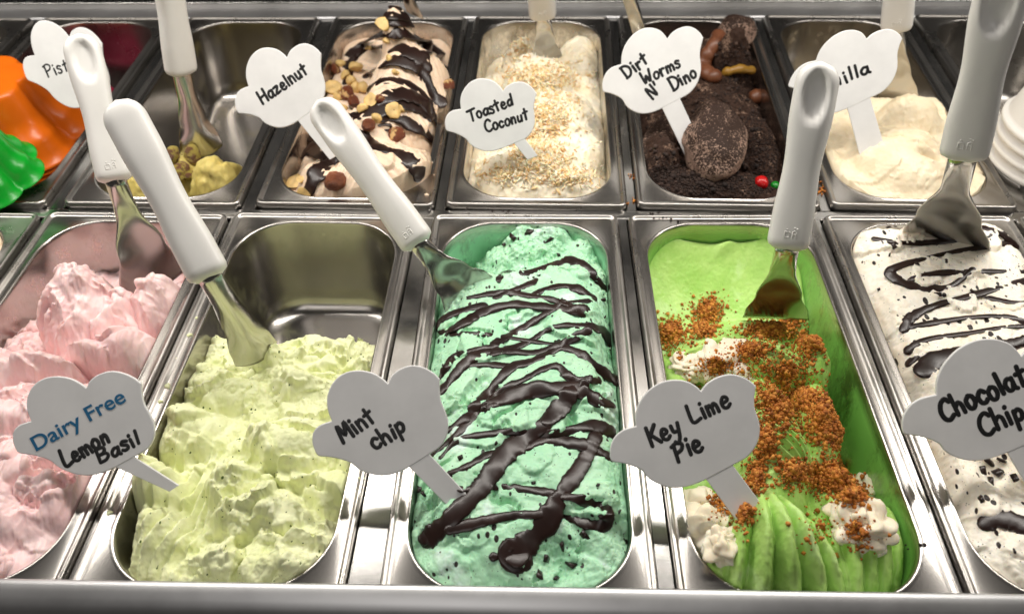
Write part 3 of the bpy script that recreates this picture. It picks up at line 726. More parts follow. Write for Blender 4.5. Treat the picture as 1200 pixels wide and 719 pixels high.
drizzle('hazel', [
 (ZH([(640, 20), (690, 12), (730, 25)]), [3, 4, 3]), (ZH([(615, 70), (680, 45), (740, 50)]), [4, 5, 5]),
 (ZH([(580, 110), (640, 85), (720, 92), (830, 100), (900, 128)]), [4, 7, 9, 8, 6]),
 (ZH([(520, 195), (600, 130), (700, 115), (800, 135), (900, 142), (1000, 190)]), [5, 7, 10, 10, 8, 6]),
 (ZH([(455, 330), (530, 255), (620, 195), (720, 175), (820, 195), (880, 250), (905, 310)]), [9, 10, 10, 14, 14, 12, 8]),
 (ZH([(430, 390), (520, 305), (640, 272), (760, 298), (860, 335), (900, 400)]), [6, 6, 7, 13, 16, 10]),
 (ZH([(540, 450), (640, 380), (740, 350), (840, 380), (880, 430), (930, 540), (985, 605)]), [5, 8, 14, 16, 10, 8, 9]),
 (ZH([(560, 520), (650, 470), (760, 485), (860, 540), (910, 620), (950, 680)]), [6, 10, 10, 10, 8, 6]),
 (ZH([(590, 620), (700, 560), (800, 560), (880, 600), (930, 680), (1000, 760)]), [8, 13, 16, 13, 8, 6]),
 (ZH([(930, 280), (990, 320), (960, 345), (1040, 415)]), [5, 6, 5, 5]), (ZH([(900, 130), (960, 180), (1030, 240)]), [6, 6, 5]),
 (ZH([(440, 370), (450, 430), (420, 490)]), [8, 6, 5]), (ZH([(470, 620), (560, 640), (640, 620)]), [8, 12, 8]),
 (ZI([(640, 150), (720, 140), (800, 180), (880, 220), (940, 270), (1000, 322)]), [7, 9, 10, 10, 9, 6]),
 (ZI([(460, 210), (520, 260), (600, 310), (690, 340), (770, 370), (850, 445)]), [6, 12, 10, 9, 12, 17]),
 (ZI([(90, 320), (140, 260), (200, 240), (260, 285)]), [4, 7, 12, 8]), (ZI([(165, 375), (220, 320), (300, 335), (400, 345)]), [13, 17, 14, 8]),
 (ZI([(215, 560), (250, 475), (320, 420), (400, 365)]), [10, 15, 12, 8]), (ZI([(220, 465), (240, 412), (330, 372)]), [2.5, 2.5, 2.5]), (ZI([(620, 185), (680, 180), (690, 205), (660, 212)]), [2, 2.5, 2.5, 2]),
 (ZI([(430, 140), (560, 120), (660, 80), (760, 50), (860, 90), (920, 150)]), [10, 14, 14, 13, 10, 6])])

# ------------------------------------------------------------------ name signs
CAN = [(75, 455), (55, 410), (58, 365), (85, 335), (132, 318, 1), (115, 270), (115, 215), (140, 160), (185, 125), (240, 115), (295, 125), (335, 148), (358, 168, 1), (375, 135), (410, 108), (455, 95), (500, 103), (540, 125), (566, 150, 1),
       (566, 200), (572, 240), (590, 285), (600, 325), (595, 375), (570, 420), (525, 452, 1), (450, 500, 1), (400, 525), (345, 538), (290, 532), (240, 512), (205, 485), (150, 468), (105, 462, 1)]
STK = [(525, 452), (665, 605), (585, 645), (440, 500)]
def homography(src, dst):
    A = []
    for (x, y), (u, v) in zip(src, dst):
        A.append([x, y, 1, 0, 0, 0, -u*x, -u*y, -u]); A.append([0, 0, 0, x, y, 1, -v*x, -v*y, -v])
    _, _, Vt = np.linalg.svd(np.array(A)); H = Vt[-1].reshape(3, 3)
    return lambda x, y: (lambda q: (q[0]/q[2], q[1]/q[2]))(H @ np.array([x, y, 1.0]))
def affine(src, dst):
    A = np.array([[x, y, 1] for x, y in src]); B = np.array(dst, float); Mx, *_ = np.linalg.lstsq(A, B, rcond=None)
    return lambda x, y: tuple(np.array([x, y, 1.0]) @ Mx)
FONT = {  # single-stroke marker capitals and small letters, x right, y up, cap height 1
 'B': (.62, [[(.05, 1), (.08, 0)], [(.05, 1), (.4, .98), (.5, .78), (.38, .56), (.1, .52)], [(.1, .52), (.5, .48), (.6, .24), (.42, .02), (.08, 0)]]),
 'C': (.6, [[(.56, .82), (.4, 1), (.16, .86), (.04, .5), (.12, .14), (.34, 0), (.58, .14)]]),
 'D': (.66, [[(.06, 1), (.1, 0)], [(.02, 1), (.36, .94), (.6, .62), (.56, .26), (.36, .02), (.06, 0)]]),
 'H': (.66, [[(.08, 1), (.06, 0)], [(.58, 1), (.56, 0)], [(.06, .48), (.56, .54)]]),
 'K': (.6, [[(.08, 1), (.08, 0)], [(.52, .98), (.1, .46)], [(.2, .56), (.58, .02)]]),
 'L': (.52, [[(.08, 1), (.06, .04), (.5, .06)]]),
 'M': (.74, [[(.04, 0), (.14, 1), (.34, .3), (.56, 1), (.66, 0)]]),
 'N': (.62, [[(.05, 0), (.08, .96), (.5, .06), (.54, 1)]]),
 'P': (.56, [[(.12, .96), (.08, 0)], [(.0, .9), (.34, 1), (.54, .8), (.42, .54), (.1, .46)]]),
 'T': (.66, [[(.0, .94), (.66, 1)], [(.34, .97), (.34, 0)]]),
 'V': (.6, [[(.03, 1), (.28, 0), (.56, 1)]]),
 'W': (.8, [[(.04, 1), (.18, .02), (.38, .6), (.56, .02), (.74, 1)]]),
 'a': (.5, [[(.42, .52), (.22, .58), (.05, .36), (.1, .08), (.28, .06), (.42, .34)], [(.43, .56), (.42, .12), (.5, .02)]]),
 'c': (.44, [[(.4, .46), (.24, .58), (.06, .36), (.12, .06), (.3, .0), (.42, .1)]]),
 'd': (.5, [[(.42, .46), (.22, .54), (.05, .3), (.14, .02), (.32, .08), (.42, .34)], [(.44, 1), (.43, .02)]]),
 'e': (.46, [[(.06, .3), (.36, .36), (.36, .54), (.2, .6), (.06, .36), (.1, .08), (.28, .0), (.44, .12)]]),
 'h': (.5, [[(.08, 1), (.08, 0)], [(.08, .34), (.26, .54), (.4, .4), (.42, 0)]]),
 'i': (.2, [[(.1, .54), (.1, .02)], [(.1, .8), (.11, .83)]]),
 'l': (.2, [[(.1, 1), (.1, .04)]]),
 'm': (.66, [[(.06, .56), (.06, 0)], [(.06, .36), (.2, .56), (.31, .4), (.32, .02)], [(.32, .36), (.46, .56), (.58, .4), (.6, 0)]]),
 'n': (.48, [[(.07, .56), (.07, 0)], [(.07, .34), (.24, .56), (.38, .42), (.4, 0)]]),
 'o': (.48, [[(.24, .58), (.06, .4), (.1, .06), (.28, .0), (.42, .22), (.38, .5), (.22, .58)]]),
 'p': (.5, [[(.08, .56), (.07, -.4)], [(.08, .44), (.28, .58), (.42, .36), (.32, .06), (.1, .08)]]),
 'r': (.38, [[(.07, .56), (.07, 0)], [(.07, .32), (.2, .54), (.36, .52)]]),
 's': (.4, [[(.36, .52), (.18, .6), (.07, .44), (.3, .26), (.3, .06), (.14, .0), (.03, .08)]]),
 't': (.42, [[(.2, .94), (.19, .02)], [(.02, .62), (.4, .68)]]),
 'u': (.5, [[(.07, .56), (.08, .12), (.22, .0), (.4, .2)], [(.41, .56), (.42, .02)]]),
 'y': (.48, [[(.05, .56), (.1, .24), (.26, .2)], [(.42, .58), (.32, -.1), (.14, -.4), (.02, -.28)]]),
 'z': (.48, [[(.04, .56), (.42, .56), (.06, .02), (.46, .04)]]),
 "'": (.16, [[(.1, 1), (.06, .76)]]), ' ': (.3, [])}
class SignPlane:
    def __init__(s, anchor, tilt, yaw):
        t, y = math.radians(tilt), math.radians(yaw)
        s.n = Vector((math.sin(y)*math.cos(t), -math.cos(y)*math.cos(t), math.sin(t)))   # faces the customer
        s.o = anchor; s.x = Vector((math.cos(y), math.sin(y), 0)); s.y = s.n.cross(s.x)
    def px(s, px, py):
        d = ray(px, py); t = (s.o-CAM).dot(s.n)/d.dot(s.n); q = CAM+d*t-s.o
        return q.dot(s.x), q.dot(s.y)
    def px_of(s, u, v):
        q = s.o+s.x*u+s.y*v-CAM; zc = q.dot(_F); return 600+FPX*q.dot(_R)/zc, 359.5-FPX*q.dot(_U)/zc
    def matrix(s):
        return Matrix(((s.x.x, s.y.x, s.n.x, s.o.x), (s.x.y, s.y.y, s.n.y, s.o.y), (s.x.z, s.y.z, s.n.z, s.o.z), (0, 0, 0, 1)))
def plate(outline, th, bev):
    """bevelled flat plate with its front at z=0"""
    P = np.array(outline); n = len(P)
    area2 = sum(P[i][0]*P[(i+1) % n][1]-P[(i+1) % n][0]*P[i][1] for i in range(n))
    if area2 < 0: P = P[::-1]
    T = np.roll(P, -1, 0)-np.roll(P, 1, 0); T /= np.maximum(np.linalg.norm(T, axis=1)[:, None], 1e-9)
    Nn = np.stack([T[:, 1], -T[:, 0]], 1)
    L = lambda off, z: [(P[i][0]+Nn[i][0]*off, P[i][1]+Nn[i][1]*off, z) for i in range(n)]
    mb = MB(); mb.loft([L(-bev, -th), L(0, -th+bev), L(0, -bev), L(-bev*.35, -bev*.3), L(-bev, 0)], True, True); return mb
def make_sign(label, lm, tilt, yaw, anchor_px, anchor_z, words, stick=None, th=.0026, proj='h', print_word=None):
    src = [q[0] for q in lm]; dst = [q[1] for q in lm]
    Hm = homography(src, dst) if proj == 'h' else affine(src, dst)
    sp = SignPlane(at(anchor_px[0], anchor_px[1], anchor_z), tilt, yaw)
    e = empty('name_sign'); e.matrix_world = sp.matrix(); props(e, label, 'sign', 'flavour signs stuck in the ice cream')
    # smooth outline, keeping the marked corners sharp
    segs = []; N = len(CAN); start = next(i for i, q in enumerate(CAN) if len(q) > 2)
    cur = [CAN[start]]; out = []
    for k in range(1, N+1):
        q = CAN[(start+k) % N]; cur.append(q)
        if len(q) > 2:
            c = catmull([z[:2] for z in cur], 5); out += [tuple(z) for z in c[:-1]]; cur = [q]
    body = [sp.px(*Hm(x, y)) for x, y in out]
    b = plate(body, th, .0007).obj('cloud_plate', CARD, e)
    st = stick if stick else [Hm(x, y) for x, y in STK]
    S = [sp.px(*q) for q in st]
    a, bb = np.array(S[0]), np.array(S[1]); d, c = np.array(S[3]), np.array(S[2])
    up = ((a-bb)+(d-c))/2; upn = up/np.linalg.norm(up)
    a2, d2 = a+upn*.004, d+upn*.004
    bb2, c2 = bb-upn*.014, c-upn*.014     # buried in the ice cream
    pl = plate([tuple(v) for v in (a2, bb2, c2, d2)], th-.0004, .0004)
    pl.v = [(x, y, z-.0002) for x, y, z in pl.v]; pl.obj('stick', CARD, e)
    for wd in words:
        txt, p0, p1, hpx = wd[:4]; col = INK
        s_, e_ = np.array(sp.px(*p0)), np.array(sp.px(*p1))
        tot = sum(FONT[ch][0]+.10 for ch in txt); bx = (e_-s_)/tot; ln = np.linalg.norm(bx)
        by = np.array([-bx[1], bx[0]])/ln
        m0 = np.array(sp.px(p0[0], p0[1])); m1 = np.array(sp.px(p0[0], p0[1]-hpx)); hh = np.linalg.norm(m1-m0)
        wd_ = wd[4] if len(wd) > 4 else .225
        mb = MB(); x = 0
        for ch in txt:
            wch, stks = FONT[ch]
            jy = random.uniform(-.05, .05); js = random.uniform(.93, 1.07); sk = random.uniform(-.04, .10)
            for q in stks:
                C = catmull(q, 6) if len(q) > 2 else [np.array(q[0]), (np.array(q[0])+np.array(q[1]))/2, np.array(q[1])]
                pts = [Vector((*(s_+bx*(x+c[0]*js+sk*c[1])+by*(hh*(c[1]*js+jy))), .00006)) for c in C]
                hw = hh*wd_*.5
                sweep(mb, pts, [Vector((0, 0, 1))]*len(pts), [hw*random.uniform(.94, 1.06)]*len(pts), [.00010]*len(pts), 8)
            x += wch+.10
        o = mb.obj('lettering', INK, e, True)
    if print_word:
        txt, p0, p1, hpx = print_word
        cu = bpy.data.curves.new('print', 'FONT'); cu.body = txt; cu.size = 1; cu.offset = .016; cu.extrude = .01
        to = bpy.data.objects.new('tmp_text', cu); COL.objects.link(to)
        dg = bpy.context.evaluated_depsgraph_get(); me = bpy.data.meshes.new_from_object(to.evaluated_get(dg)); bpy.data.objects.remove(to)
        V = np.zeros(len(me.vertices)*3, dtype=np.float32); me.vertices.foreach_get('co', V); V = V.reshape(-1, 3)
        s_, e_ = np.array(sp.px(*p0)), np.array(sp.px(*p1)); ex = (e_-s_)/V[:, 0].max(); by = np.array([-ex[1], ex[0]])/np.linalg.norm(ex)
        m1 = np.array(sp.px(p0[0], p0[1]-hpx)); hh = np.linalg.norm(m1-s_)/.72
        NV = np.stack([s_[0]+ex[0]*V[:, 0]+by[0]*hh*V[:, 1], s_[1]+ex[1]*V[:, 0]+by[1]*hh*V[:, 1], .00012+V[:, 2]*.005], 1)
        me.vertices.foreach_set('co', NV.astype(np.float32).ravel()); me.materials.clear(); me.update()
        link('printed_lettering', me, BLUE_INK, e)
    return e
LB, N1, N2, CC, DD = (75, 455), (132, 318), (358, 168), (566, 150), (345, 538)
SJR, SJL, SBR, SBL = (525, 452), (440, 500), (665, 605), (585, 645)
def zp(ox, oy, sc): return lambda x, y: (ox+x/sc, oy+y/sc)
q = zp(350, 400, 3.424)
make_sign('white cloud sign reading Mint chip in black marker', [(k, q(*k)) for k in (LB, N1, N2, CC, DD, SJR, SJL, SBR, SBL)], 46, 4, q(625, 625), .014,
          [('Mint', q(178, 408), q(318, 312), 20), ('chip', q(306, 436), q(442, 350), 20)])
q = zp(0, 420, 4.495)
make_sign('white cloud sign printed Dairy Free in blue with Lemon Basil in black marker', [(LB, q(95, 500)), (N1, q(160, 320)), (N2, q(452, 155)), (CC, q(745, 130)), (DD, q(450, 612)), (SJR, q(705, 515)), (SJL, q(605, 572))], 46, 3, q(870, 670), .016,
          [('Lemon', q(345, 572), q(590, 428), 19, .25), ('Basil', q(525, 552), q(752, 440), 17, .26)], stick=[q(705, 515), q(838, 612), q(790, 646), q(605, 572)], print_word=('Dairy Free', q(185, 490), q(668, 222), 18))
q = zp(700, 420, 3.424)
make_sign('white cloud sign reading Key Lime Pie in black marker', [(LB, q(55, 415)), (N1, q(150, 268)), (N2, q(418, 130)), (CC, q(643, 110)), (DD, q(320, 505)), (SJR, q(527, 430)), (SJL, q(440, 478)), (SBR, q(685, 640)), (SBL, q(605, 690))], 46, -4, q(640, 660), .014,
          [('Key', q(215, 352), q(345, 292), 22), ('Lime', q(382, 262), q(545, 188), 21), ('Pie', q(320, 415), q(435, 362), 22)])
q = zp(1040, 380, 3.268)
make_sign('white cloud sign reading Chocolate Chip in black marker', [(LB, q(65, 415)), (N1, q(190, 262)), (N2, q(495, 130)), (CC, q(776, 108)), (DD, q(345, 520)), (SJL, q(440, 490))], 44, -6, q(560, 660), .012,
          [('Chocolate', q(215, 372), q(590, 205), 25), ('Chip', q(365, 430), q(540, 355), 24)], proj='a')
q = zp(265, 40, 5.53)
make_sign('white cloud sign reading Hazelnut in black marker', [(LB, q(75, 515)), (N1, q(150, 325)), (N2, q(388, 160)), (CC, q(615, 125)), (DD, q(345, 607)), (SJL, q(475, 557))], 31, 3, q(640, 720), .030,
          [('Hazelnut', q(235, 455), q(540, 245), 14.5)], proj='a')
q = zp(510, 80, 6.538)
make_sign('white cloud sign reading Toasted Coconut in black marker', [(LB, q(95, 490)), (N1, q(185, 290)), (N2, q(520, 185)), (CC, q(780, 195)), (DD, q(380, 632))], 30, 0, q(680, 760), .020,
          [('Toasted', q(262, 412), q(610, 278), 13), ('Coconut', q(390, 490), q(725, 385), 13)], proj='a', stick=[(612, 158), (619, 168), (607, 173), (600, 165)])
q = zp(700, 25, 4.793)
make_sign('white cloud sign reading Dirt Worms N Dino in black marker', [(LB, q(35, 400)), (N1, q(130, 235)), (N2, q(395, 97)), (CC, q(597, 97)), (DD, q(250, 515)), (SJR, q(460, 432)), (SJL, q(368, 482)), (SBR, q(560, 660)), (SBL, q(470, 685))], 32, -2, q(515, 670), .008,
          [('Dirt', q(165, 325), q(295, 222), 15), ('Worms', q(262, 358), q(478, 250), 14), ("N'", q(310, 440), q(365, 395), 15), ('Dino', q(425, 395), q(570, 300), 15)])
q = zp(910, 20, 4.108)
make_sign('white cloud sign reading Vanilla behind the green tub spatula', [(LB, q(62, 340)), (N1, q(185, 205)), (N2, q(435, 100)), (CC, q(613, 112)), (SJR, q(435, 385)), (SJL, q(345, 425)), (SBR, q(510, 640)), (SBL, q(430, 690))], 29, -6, q(470, 650), .014,
          [('Van', q(200, 355), q(318, 318), 15), ('illa', q(330, 318), q(462, 260), 15)])
q = zp(0, 0, 2.767)
make_sign('white cloud sign reading Pistachio half hidden by a spatula handle', [(LB, q(88, 262)), (N1, q(115, 182)), (N2, q(216, 108)), (CC, q(335, 150)), (DD, q(228, 345))], 32, 4, q(330, 400), .010,
          [('Pistachio', q(155, 252), q(325, 190), 14, .15)], proj='a', stick=[(125, 110), (150, 150), (138, 156), (112, 120)])

# ------------------------------------------------------------------ spatulas
def lerp(a, b, t): return a+(b-a)*t
def prof(tab, t):
    for (t0, v0), (t1, v1) in zip(tab[:-1], tab[1:]):
        if t <= t1:
            k = (t-t0)/(t1-t0); k = k*k*(3-2*k); return v0+(v1-v0)*k
    return tab[-1][1]
def spatula(label, E, zE, J, zJ, T, zT, twist=0.0, bw=.050, bury=.012, hw=1.0, thumb=True, btwist=0.0, skew=0.0):
    """E,J,T photo points of handle end, handle/blade joint and blade edge; z* camera depths (zT None: on z plane given by T[2])"""
    PE = at_depth(E[0], E[1], zE); PT = at(T[0], T[1], T[2]) if zT is None else at_depth(T[0], T[1], zT); PJ = at_depth(J[0], J[1], zJ)
    A = (PJ-PE); LA = A.length; A.normalize()
    e = empty('gelato_spatula', PT); props(e, label, 'spatula', 'gelato spatulas in the tubs')
    I = e.matrix_basis.inverted() if False else Matrix.Translation(-PT)
    v = (CAM-PJ); n = v-A*v.dot(A); n.normalize(); n = Matrix.Rotation(math.radians(twist), 3, A) @ n; s = A.cross(n)
    # handle
    mb = MB(); loops = []; NS = 40; NL = 46
    for i in range(NL+1):
        t = i/NL; u = t*LA
        wv = prof([(0, .0148), (.25, .0150), (.55, .0128), (.85, .0148), (1, .0150)], t)*hw
        tv = prof([(0, .0085), (.3, .0098), (.6, .0092), (1, .0102)], t)*hw
        r0 = .0150*hw
        if u < r0: k = math.sqrt(max(0, 1-((r0-u)/r0)**2)); wv *= max(k, .03); tv *= max(.35, k)**.7 if k > .03 else .25
        r1 = .007*hw
        if LA-u < r1: k = math.sqrt(max(0, 1-((r1-(LA-u))/r1)**2)); wv *= .60+.40*k; tv *= .55+.45*k
        L = []
        for j in range(NS):
            a = 2*math.pi*j/NS; ca, sa = math.cos(a), math.sin(a)
            x = wv*math.copysign(abs(ca)**.72, ca); z = tv*math.copysign(abs(sa)**.72, sa)
            if thumb and sa > 0:
                uu = (u-.024*hw)/(.019*hw); vv = x/(.0088*hw); d = uu*uu+vv*vv
                z -= .0052*hw*(1-float(sstep(.45, 1.15, d)))
            L.append(tuple(I @ (PE+A*u+s*x+n*z)))
        loops.append(L)
    mb.loft(loops, True, True); h = mb.obj('handle', PLASTIC, e, True)
    # embossed maker's mark next to the blade
    mk = MB()
    def pt(x, y): return I @ (PE+A*(LA-.013*hw-y)+s*x+n*(.0100*hw+.00005))
    sg = -1 if s.dot(_R) < 0 else 1
    for st in ([(-.0045, .001), (-.0045, -.003), (-.001, -.003), (-.001, .001), (-.0045, .001)], [(.001, -.003), (.001, .0012), (.0022, .0022), (.0034, .0012), (.0034, -.003)], [(.001, -.0004), (.0034, -.0004)], [(-.0035, .0028), (-.0030, .0028)], [(.0016, .0042), (.0022, .0042)], [(.0034, .0036), (.0040, .0036)]):
        P = [pt(x*sg*hw, y*hw) for x, y in st]
        sweep(mk, P, [n]*len(P), [.00034]*len(P), [.0003]*len(P), 6)
    mk.obj('embossed_mark', PLASTIC, h, True)
    # blade
    Bd = (PT-PJ); LB_ = Bd.length+bury; Bd.normalize()
    mb = MB(); loops = []; NL = 36; NS = 36
    for i in range(NL+1):
        t = i/NL; u = -.012+t*(LB_+.012)
        k = float(sstep(-.01, .03, u)); D = (A*(1-k)+Bd*k).normalized()
        c = PJ+A*min(u, 0)+(Bd*max(u, 0))
        nn = n-D*n.dot(D); nn.normalize(); nn = Matrix.Rotation(math.radians(btwist)*t, 3, D) @ nn; ss = D.cross(nn)
        tt = max(0, u)/LB_
        wv = prof([(0, .0088), (.25, .0092), (.6, .0165*bw/.05), (.88, bw/2*.94), (1, bw/2)], tt)*(1 if tt > .2 else hw)
        th = prof([(0, .0062), (.25, .0046), (.6, .0016), (1, .0006)], tt)
        cam_ = prof([(0, 0), (.25, .0030), (.6, .0058), (1, .0030)], tt)
        L = []
        for j in range(NS):
            a = 2*math.pi*j/NS; ca, sa = math.cos(a), math.sin(a); x = wv*ca
            zz = th*sa+cam_*(ca*ca-.5)
            L.append(tuple(I @ (c+ss*(x+skew*tt*tt)+nn*zz+D*(-.006*tt*ca*ca))))
        loops.append(L)
    mb.loft(loops, True, True); mb.obj('blade', STEEL_BLADE, e, True)
    return e
spatula('white handled spatula standing in the pink ice cream', (92, 40), .655, (136, 213), .665, (178, 330, -.012), None, twist=4, bw=.060, hw=.92, btwist=-30)
spatula('white handled spatula leaning in the pale lemon ice cream', (136, 118), .580, (247, 326), .590, (298, 410, -.002), None, twist=-170, hw=.97, bw=.036, thumb=True, btwist=-15)
spatula('white handled spatula leaning in the mint green ice cream', (372, 118), .655, (492, 287), .655, (548, 345, .004), None, twist=14, bw=.050, hw=.92, btwist=-25)
spatula('white handled spatula standing in the bright green ice cream', (962, 72), .555, (922, 292), .585, (905, 368, -.018), None, twist=-6, bw=.052, hw=.94, skew=-.003)
spatula('white handled spatula standing in the chocolate chip ice cream', (1184, -50), .490, (1128, 186), .555, (1102, 282, .008), None, twist=0, hw=1.0, bw=.070, skew=-.004)
spatula('white handled spatula standing in the pistachio remnant', (186, -90), .72, (213, 87), .80, (236, 172, .004), None, twist=150, bw=.042, btwist=20, bury=.01)
spatula('white handled spatula standing in the coconut ice cream', (628, -110), .80, (636, 20), .92, (640, 62, .010), None, twist=0, bw=.036)
spatula('white handled spatula behind the vanilla sign', (1066, -130), .74, (1050, 35), .84, (1052, 110, .005), None, twist=0, bw=.040)
spatula('steel spatula blade tip sunk in the hazelnut mound', (430, -190), .74, (466, -40), .84, (487, 16, .060), None, twist=40, bw=.022, bury=.008)
spatula('spatula with grey blade sunk behind the dirt and worms sign', (700, -160), .78, (732, -20), .90, (762, 70, .010), None, twist=40, bw=.030)
#PART3
# ------------------------------------------------------------------ toppings
OCT_V = np.array([(1, 0, 0), (-1, 0, 0), (0, 1, 0), (0, -1, 0), (0, 0, 1), (0, 0, -1)], float)
OCT_F = np.array([(0, 2, 4), (2, 1, 4), (1, 3, 4), (3, 0, 4), (2, 0, 5), (1, 2, 5), (3, 1, 5), (0, 3, 5)])
CUB_V = np.array([(x, y, z) for x in (-1, 1) for y in (-1, 1) for z in (-1, 1)], float)*.75
CUB_F = np.array([(0, 1, 3), (0, 3, 2), (4, 6, 7), (4, 7, 5), (0, 4, 5), (0, 5, 1), (2, 3, 7), (2, 7, 6), (0, 2, 6), (0, 6, 4), (1, 5, 7), (1, 7, 3)])
def rand_rot():
    q = rng.normal(size=4); q /= np.linalg.norm(q); w_, x, y, z = q
    return np.array([[1-2*(y*y+z*z), 2*(x*y-z*w_), 2*(x*z+y*w_)], [2*(x*y+z*w_), 1-2*(x*x+z*z), 2*(y*z-x*w_)], [2*(x*z-y*w_), 2*(y*z+x*w_), 1-2*(x*x+y*y)]])
def grains(pts, sizes, asp=(1, 1, 1), cube=True):
    Vs, Fs = [], []; b = 0
    BV, BF = (CUB_V, CUB_F) if cube else (OCT_V, OCT_F)
    for q, r in zip(pts, sizes):
        V = BV*(rng.uniform(.7, 1.2, (len(BV), 1)))*np.array(asp)*r
        Vs.append(V @ rand_rot().T+np.array(q)); Fs.append(BF+b); b += len(BV)
    return np.concatenate(Vs), np.concatenate(Fs)
def island_mat(name, cols, rough=.6, sss=0, coat=0):
    m, nt, bs = nmat(name); g = nt.nodes.new('ShaderNodeNewGeometry'); r = nt.nodes.new('ShaderNodeValToRGB')
    el = r.color_ramp.elements
    while len(el) < len(cols): el.new(.5)
    for i, c in enumerate(cols): el[i].position = i/max(1, len(cols)-1); el[i].color = s2l(c)
    nt.links.new(g.outputs['Random Per Island'], r.inputs[0]); nt.links.new(r.outputs[0], bs.inputs['Base Color']); bs.inputs['Roughness'].default_value = rough; bs.inputs['Coat Weight'].default_value = coat
    if sss: bs.inputs['Subsurface Weight'].default_value = sss; bs.inputs['Subsurface Scale'].default_value = .003
    bump(nt, bs, tex(nt, 'noise', 900, 3).outputs[0], .5, .0004)
    return m
def scatter(key, patches, rmin, rmax, lift=0.0, uniform=False):
    P, S = [], []
    for px, py, rx, ry, n in patches:
        for _ in range(n):
            a = rng.rand()*2*math.pi; d = math.sqrt(rng.rand()) if uniform else min(1.7, abs(rng.normal(0, .55)))
            h = hit(key, px+rx*d*math.cos(a), py+ry*d*math.sin(a))
            if h is None: continue
            r = rng.uniform(rmin, rmax); up = lift*max(0, 1-d)*rng.rand()
            P.append(h[0]+h[1]*(r*.35)+Vector((0, 0, up))); S.append(r)
    return P, S
def topping(key, name, P, S, mat, asp=(1, 1, 1), cube=True):
    p = pans[key]; I = p.M.inverted(); V, Fq = grains([tuple(I @ q) for q in P], S, asp, cube)
    return props(link(name, mesh_np(name, V, Fq, False), mat, p.ice), kind='stuff')
# whipped cream dollops on the key lime tub
WHIP = cream('whipped_cream', (250, 242, 222), (240, 226, 198), .5, .15, sss=.35)
def dollop(key, px, py, r, squash=.6, seed=0, mat=WHIP, name='whipped_cream', ridges=7, rough=.28):
    h = hit(key, px, py)
    if not h: return
    p = pans[key]; I = p.M.inverted(); nth, nph = 64, 32
    th = np.linspace(0, 2*math.pi, nth, endpoint=False); ph = np.linspace(.02, math.pi*.80, nph)
    T, Pp = np.meshgrid(th, ph)
    x, y, z = np.sin(Pp)*np.cos(T), np.sin(Pp)*np.sin(T), np.cos(Pp)
    fold = np.abs(pn(x*1.3+seed+.5*pn(x*2, y*2, z*2+seed), y*1.3, z*2.2)); rr = .82+.75*fold+rough*fbm(x*.9+seed, y*.9, z*.9, 2)+.02*fbm(x*6, y*6, z*6+seed, 2)
    c = I @ h[0]
    V = np.stack([c.x+x*rr*r, c.y+y*rr*r, c.z+z*rr*r*squash+r*squash*.10], -1).reshape(-1, 3)
    idx = np.arange(nth*nph).reshape(nph, nth); n2 = np.roll(idx, -1, 1)
    Fq = np.stack([idx[:-1], idx[1:], n2[1:], n2[:-1]], -1).reshape(-1, 4)
    return link(name, mesh_np(name, V, Fq), mat, p.ice)
for i, (px, py, r, sq) in enumerate(((842, 428, .021, .7), (866, 440, .014, .7), (804, 430, .012, .6), (818, 598, .014, .7), (826, 628, .019, .8), (846, 640, .012, .8), (1006, 616, .019, .8), (1024, 556, .011, .8), (1040, 590, .014, .7), (1010, 575, .010, .7))):
    dollop('key', px, py, r, sq, i*3.1)
_w = []; _f = []
for o in [pans['key'].ice]+[c for c in pans['key'].ice.children if c.name.startswith('whipped_cream')]:
    b = len(_w); M_ = pans['key'].M
    _w += [M_ @ v.co for v in o.data.vertices]; _f += [[b+i for i in q.vertices] for q in o.data.polygons]
SURF['key'] = BVHTree.FromPolygons(_w, _f)
CRUMB = island_mat('graham_crumb', [(162, 90, 24), (198, 120, 38), (216, 150, 64), (180, 104, 30), (138, 76, 22)], .7)
kp = [(786, 392, 22, 22, 420), (830, 366, 22, 18, 380), (822, 386, 18, 14, 220), (905, 388, 40, 13, 620), (950, 405, 24, 16, 320), (928, 372, 20, 12, 200), (972, 388, 14, 20, 130), (880, 412, 22, 14, 260),
      (965, 490, 24, 34, 780), (985, 510, 16, 26, 360), (915, 480, 26, 22, 420), (940, 468, 22, 18, 260), (898, 520, 16, 26, 260), (930, 555, 22, 20, 300), (975, 560, 34, 24, 820), (1000, 580, 20, 14, 260), (885, 560, 14, 26, 260), (870, 600, 16, 20, 160),
      (1020, 498, 9, 7, 90), (840, 430, 24, 14, 130), (820, 470, 20, 30, 90), (920, 440, 46, 40, 260), (1010, 630, 20, 24, 40), (900, 470, 60, 70, 300), (850, 590, 20, 20, 120), (1000, 620, 10, 12, 40), (960, 620, 40, 30, 30)]
P, S = scatter('key', [(a, b, c, d, int(n*2.3)) for a, b, c, d, n in kp], .00035, .0009, .0062)
P2, S2 = scatter('key', [(a, b, c, d, int(n*.42)) for a, b, c, d, n in kp], .0009, .0018, .0062)
P += P2; S += S2
topping('key', 'cookie_crumbs', P, S, CRUMB)
P = [at(px+rng.normal(0, 3), py+rng.normal(0, 3), -.0032) for px, py in ((742, 205), (741, 235), (965, 218), (972, 215), (962, 224)) for _ in range(9)]
V, Fq = grains([tuple(q) for q in P], [rng.uniform(.0006, .0012) for _ in P]); sp_ = link('spilled_crumbs', mesh_np('spilled_crumbs', V, Fq, False), CRUMB)
props(sp_, 'brown crumbs spilled on the steel bars between the back pans', 'crumbs', kind='stuff')
P = [at(px+rng.normal(0, 9), py+rng.normal(0, 2.2), .0006) for px, py in ((775, 255), (790, 258), (590, 249), (560, 249), (760, 249), (1080, 640)) for _ in range(5)]
